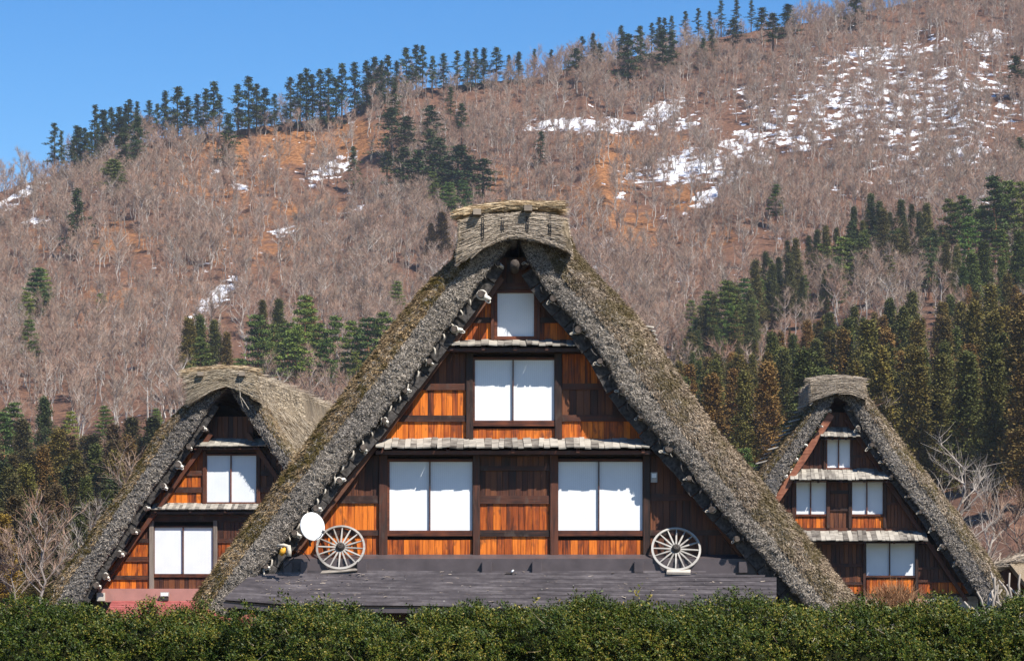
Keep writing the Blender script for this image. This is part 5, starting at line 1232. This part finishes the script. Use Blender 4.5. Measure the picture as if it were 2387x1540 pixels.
def hedge(tops, Y0, thick, label, seed, dens=1450):
    xs_ = [(p[0] - CX) / F * Y0 for p in tops]; zs_ = [ZE + (HY - p[1]) / F * Y0 - .115 + .05 * math.sin(p[0] * .037) * 0 for p in tops]
    x0, x1 = xs_[0], xs_[-1]; zg = 1.1
    e = empty('hedge', ((x0 + x1) / 2, Y0 + thick / 2, zg), 0, label=label, cat='hedge'); ox, oy, oz = e.location
    g = np.random.default_rng(seed)
    # cross-section: front face, rounded top, back face
    ct = [(0, 0), (0, .25), (-.02, .5), (.0, .75), (.05, .9), (.16, .98), (.5, 1.0), (.84, .97), (.97, .85), (1, .5), (1, 0)]
    nxs = max(12, int((x1 - x0) / .08)); X = np.linspace(x0, x1, nxs); Zt = np.interp(X, xs_, zs_)
    G = np.zeros((nxs, len(ct), 3))
    for j, (c, hgt) in enumerate(ct):
        G[:, j, 0] = X; G[:, j, 1] = Y0 + thick * c; G[:, j, 2] = zg + (Zt - zg) * hgt
    bump = .06 * fbm(X[:, None] * 2.2, np.arange(len(ct))[None] * .9, seed, 3)
    G[:, 1:-1, 1] -= bump[:, 1:-1] * 1.2; G[:, 5:8, 2] += bump[:, 5:8] * .3
    idx = np.arange(nxs * len(ct)).reshape(nxs, -1)
    Fc = np.stack([idx[:-1, :-1], idx[1:, :-1], idx[1:, 1:], idx[:-1, 1:]], -1).reshape(-1, 4)
    V = G.reshape(-1, 3) - np.array([ox, oy, oz])
    F_ = [tuple(int(q_) for q_ in f) for f in Fc] + [tuple(int(q_) for q_ in idx[0]), tuple(int(q_) for q_ in idx[-1][::-1])]
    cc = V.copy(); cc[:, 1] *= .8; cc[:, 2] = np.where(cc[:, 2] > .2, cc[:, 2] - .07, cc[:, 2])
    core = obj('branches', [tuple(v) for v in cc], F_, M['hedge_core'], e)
    # sprig points
    P0, Dn, Sz = [], [], []
    A = G[:-1, :-1]; B = G[1:, :-1]; C_ = G[:-1, 1:]; nrm = np.cross(B - A, C_ - A); ar = np.linalg.norm(nrm, axis=2); nrm /= ar[..., None] + 1e-9
    w_ = ar.copy(); w_[:, :1] *= .05; w_[:, 1:2] *= .25; w_[:, 8:] *= .25
    zrow = A[..., 2]; w_ *= np.where(zrow < ZE - .85, .25, 1)
    n = int(dens * w_.sum()); c = g.choice(w_.size, n, p=(w_ / w_.sum()).ravel()); i, j = np.unravel_index(c, w_.shape)
    u, v = g.random(n)[:, None], g.random(n)[:, None]
    p = A[i, j] + (B[i, j] - A[i, j]) * u + (C_[i, j] - A[i, j]) * v; nn = -nrm[i, j] if nrm[0, 2, 1] > 0 else nrm[i, j]
    lump = fbm(p[:, 0] * 4, p[:, 2] * 4 + p[:, 1] * 3, seed + 3, 3)
    p = p + nn * (lump * .17 - g.random(n) * .09)[:, None]
    D = nn * .75 + np.array([0, 0, .75]) + g.normal(size=(n, 3)) * .38
    tall = (g.random(n) < .02) & (j > 4) & (j < 8); D[tall] = np.array([0, 0, 1.0]) + g.normal(size=(tall.sum(), 3)) * .25
    p[tall, 2] += .03
    me = bpy.data.meshes.new('foliage'); me.vertices.add(n); me.vertices.foreach_set('co', (p - np.array([ox, oy, oz])).astype(np.float32).ravel())
    a = me.attributes.new('dir', 'FLOAT_VECTOR', 'POINT'); a.data.foreach_set('vector', D.astype(np.float32).ravel())
    a = me.attributes.new('sz', 'FLOAT', 'POINT'); a.data.foreach_set('value', (g.uniform(.65, 1.15, n) * (1 + .5 * tall)).astype(np.float32))
    fo = put(bpy.data.objects.new('foliage', me), e, kind='stuff'); gn_instances(fo, SPR, seed, rot='n')
    m = MB()
    for k in range(max(2, int((x1 - x0) / .5))):
        xx = x0 + .2 + (x1 - x0 - .4) * (k + .5) / max(2, int((x1 - x0) / .5)) - ox; m.tube([(xx, 0, -.1), (xx + .03, 0, .5), (xx - .02, 0, .9)], [.03, .025, .015], 5)
    m.out('stems', M['bark'], e, kind='stuff')
    # a few dry twigs caught in the clipped face
    nd = max(6, int((x1 - x0) * 9)); c = np.stack([g.uniform(x0, x1, nd) - ox, g.uniform(-.06, .02, nd) - thick / 2 - .02, np.zeros(nd)], 1)
    c[:, 2] = np.interp(c[:, 0] + ox, xs_, zs_) - oz - g.random(nd) ** 1.5 * .42 - .03
    blades('dry_twigs', c, g.normal(size=(nd, 3)) * [.8, .3, .7] + [0, -.3, .4], np.tile([0, -1., .3], (nd, 1)) + g.normal(size=(nd, 3)) * .3, g.uniform(.03, .11, nd), .004, M['reed_tan'], e, .3, .5, 4, kind='stuff')
    return e
hedge(TOPL, 15.6, .8, 'dark green hedge below the leftmost farmhouse, ending at the red roof gap', 61)
hedge(TOPM, 15.3, .8, 'short stretch of green hedge under the eave end of the middle farmhouse', 62)
hedge(TOPR, 15.4, .8, 'longest green hedge, from the dark gap under the brown roof to the picture edge', 63)

# ------------------------------------------------------------------ air
m = MB(); m.box(-735, 735, -70, 1175, -3, 345)
hz = bpy.data.materials.new('air'); hz.use_nodes = True; tn = hz.node_tree; tn.nodes.clear()
o_ = tn.nodes.new('ShaderNodeOutputMaterial'); v_ = tn.nodes.new('ShaderNodeVolumePrincipled')
v_.inputs['Color'].default_value = (.80, .88, 1, 1); v_.inputs['Density'].default_value = 0.00010; v_.inputs['Anisotropy'].default_value = .2
tn.links.new(v_.outputs[0], o_.inputs['Volume'])
m.out('haze', hz, kind='stuff', label='thin blue air over the far hillside', cat='haze')
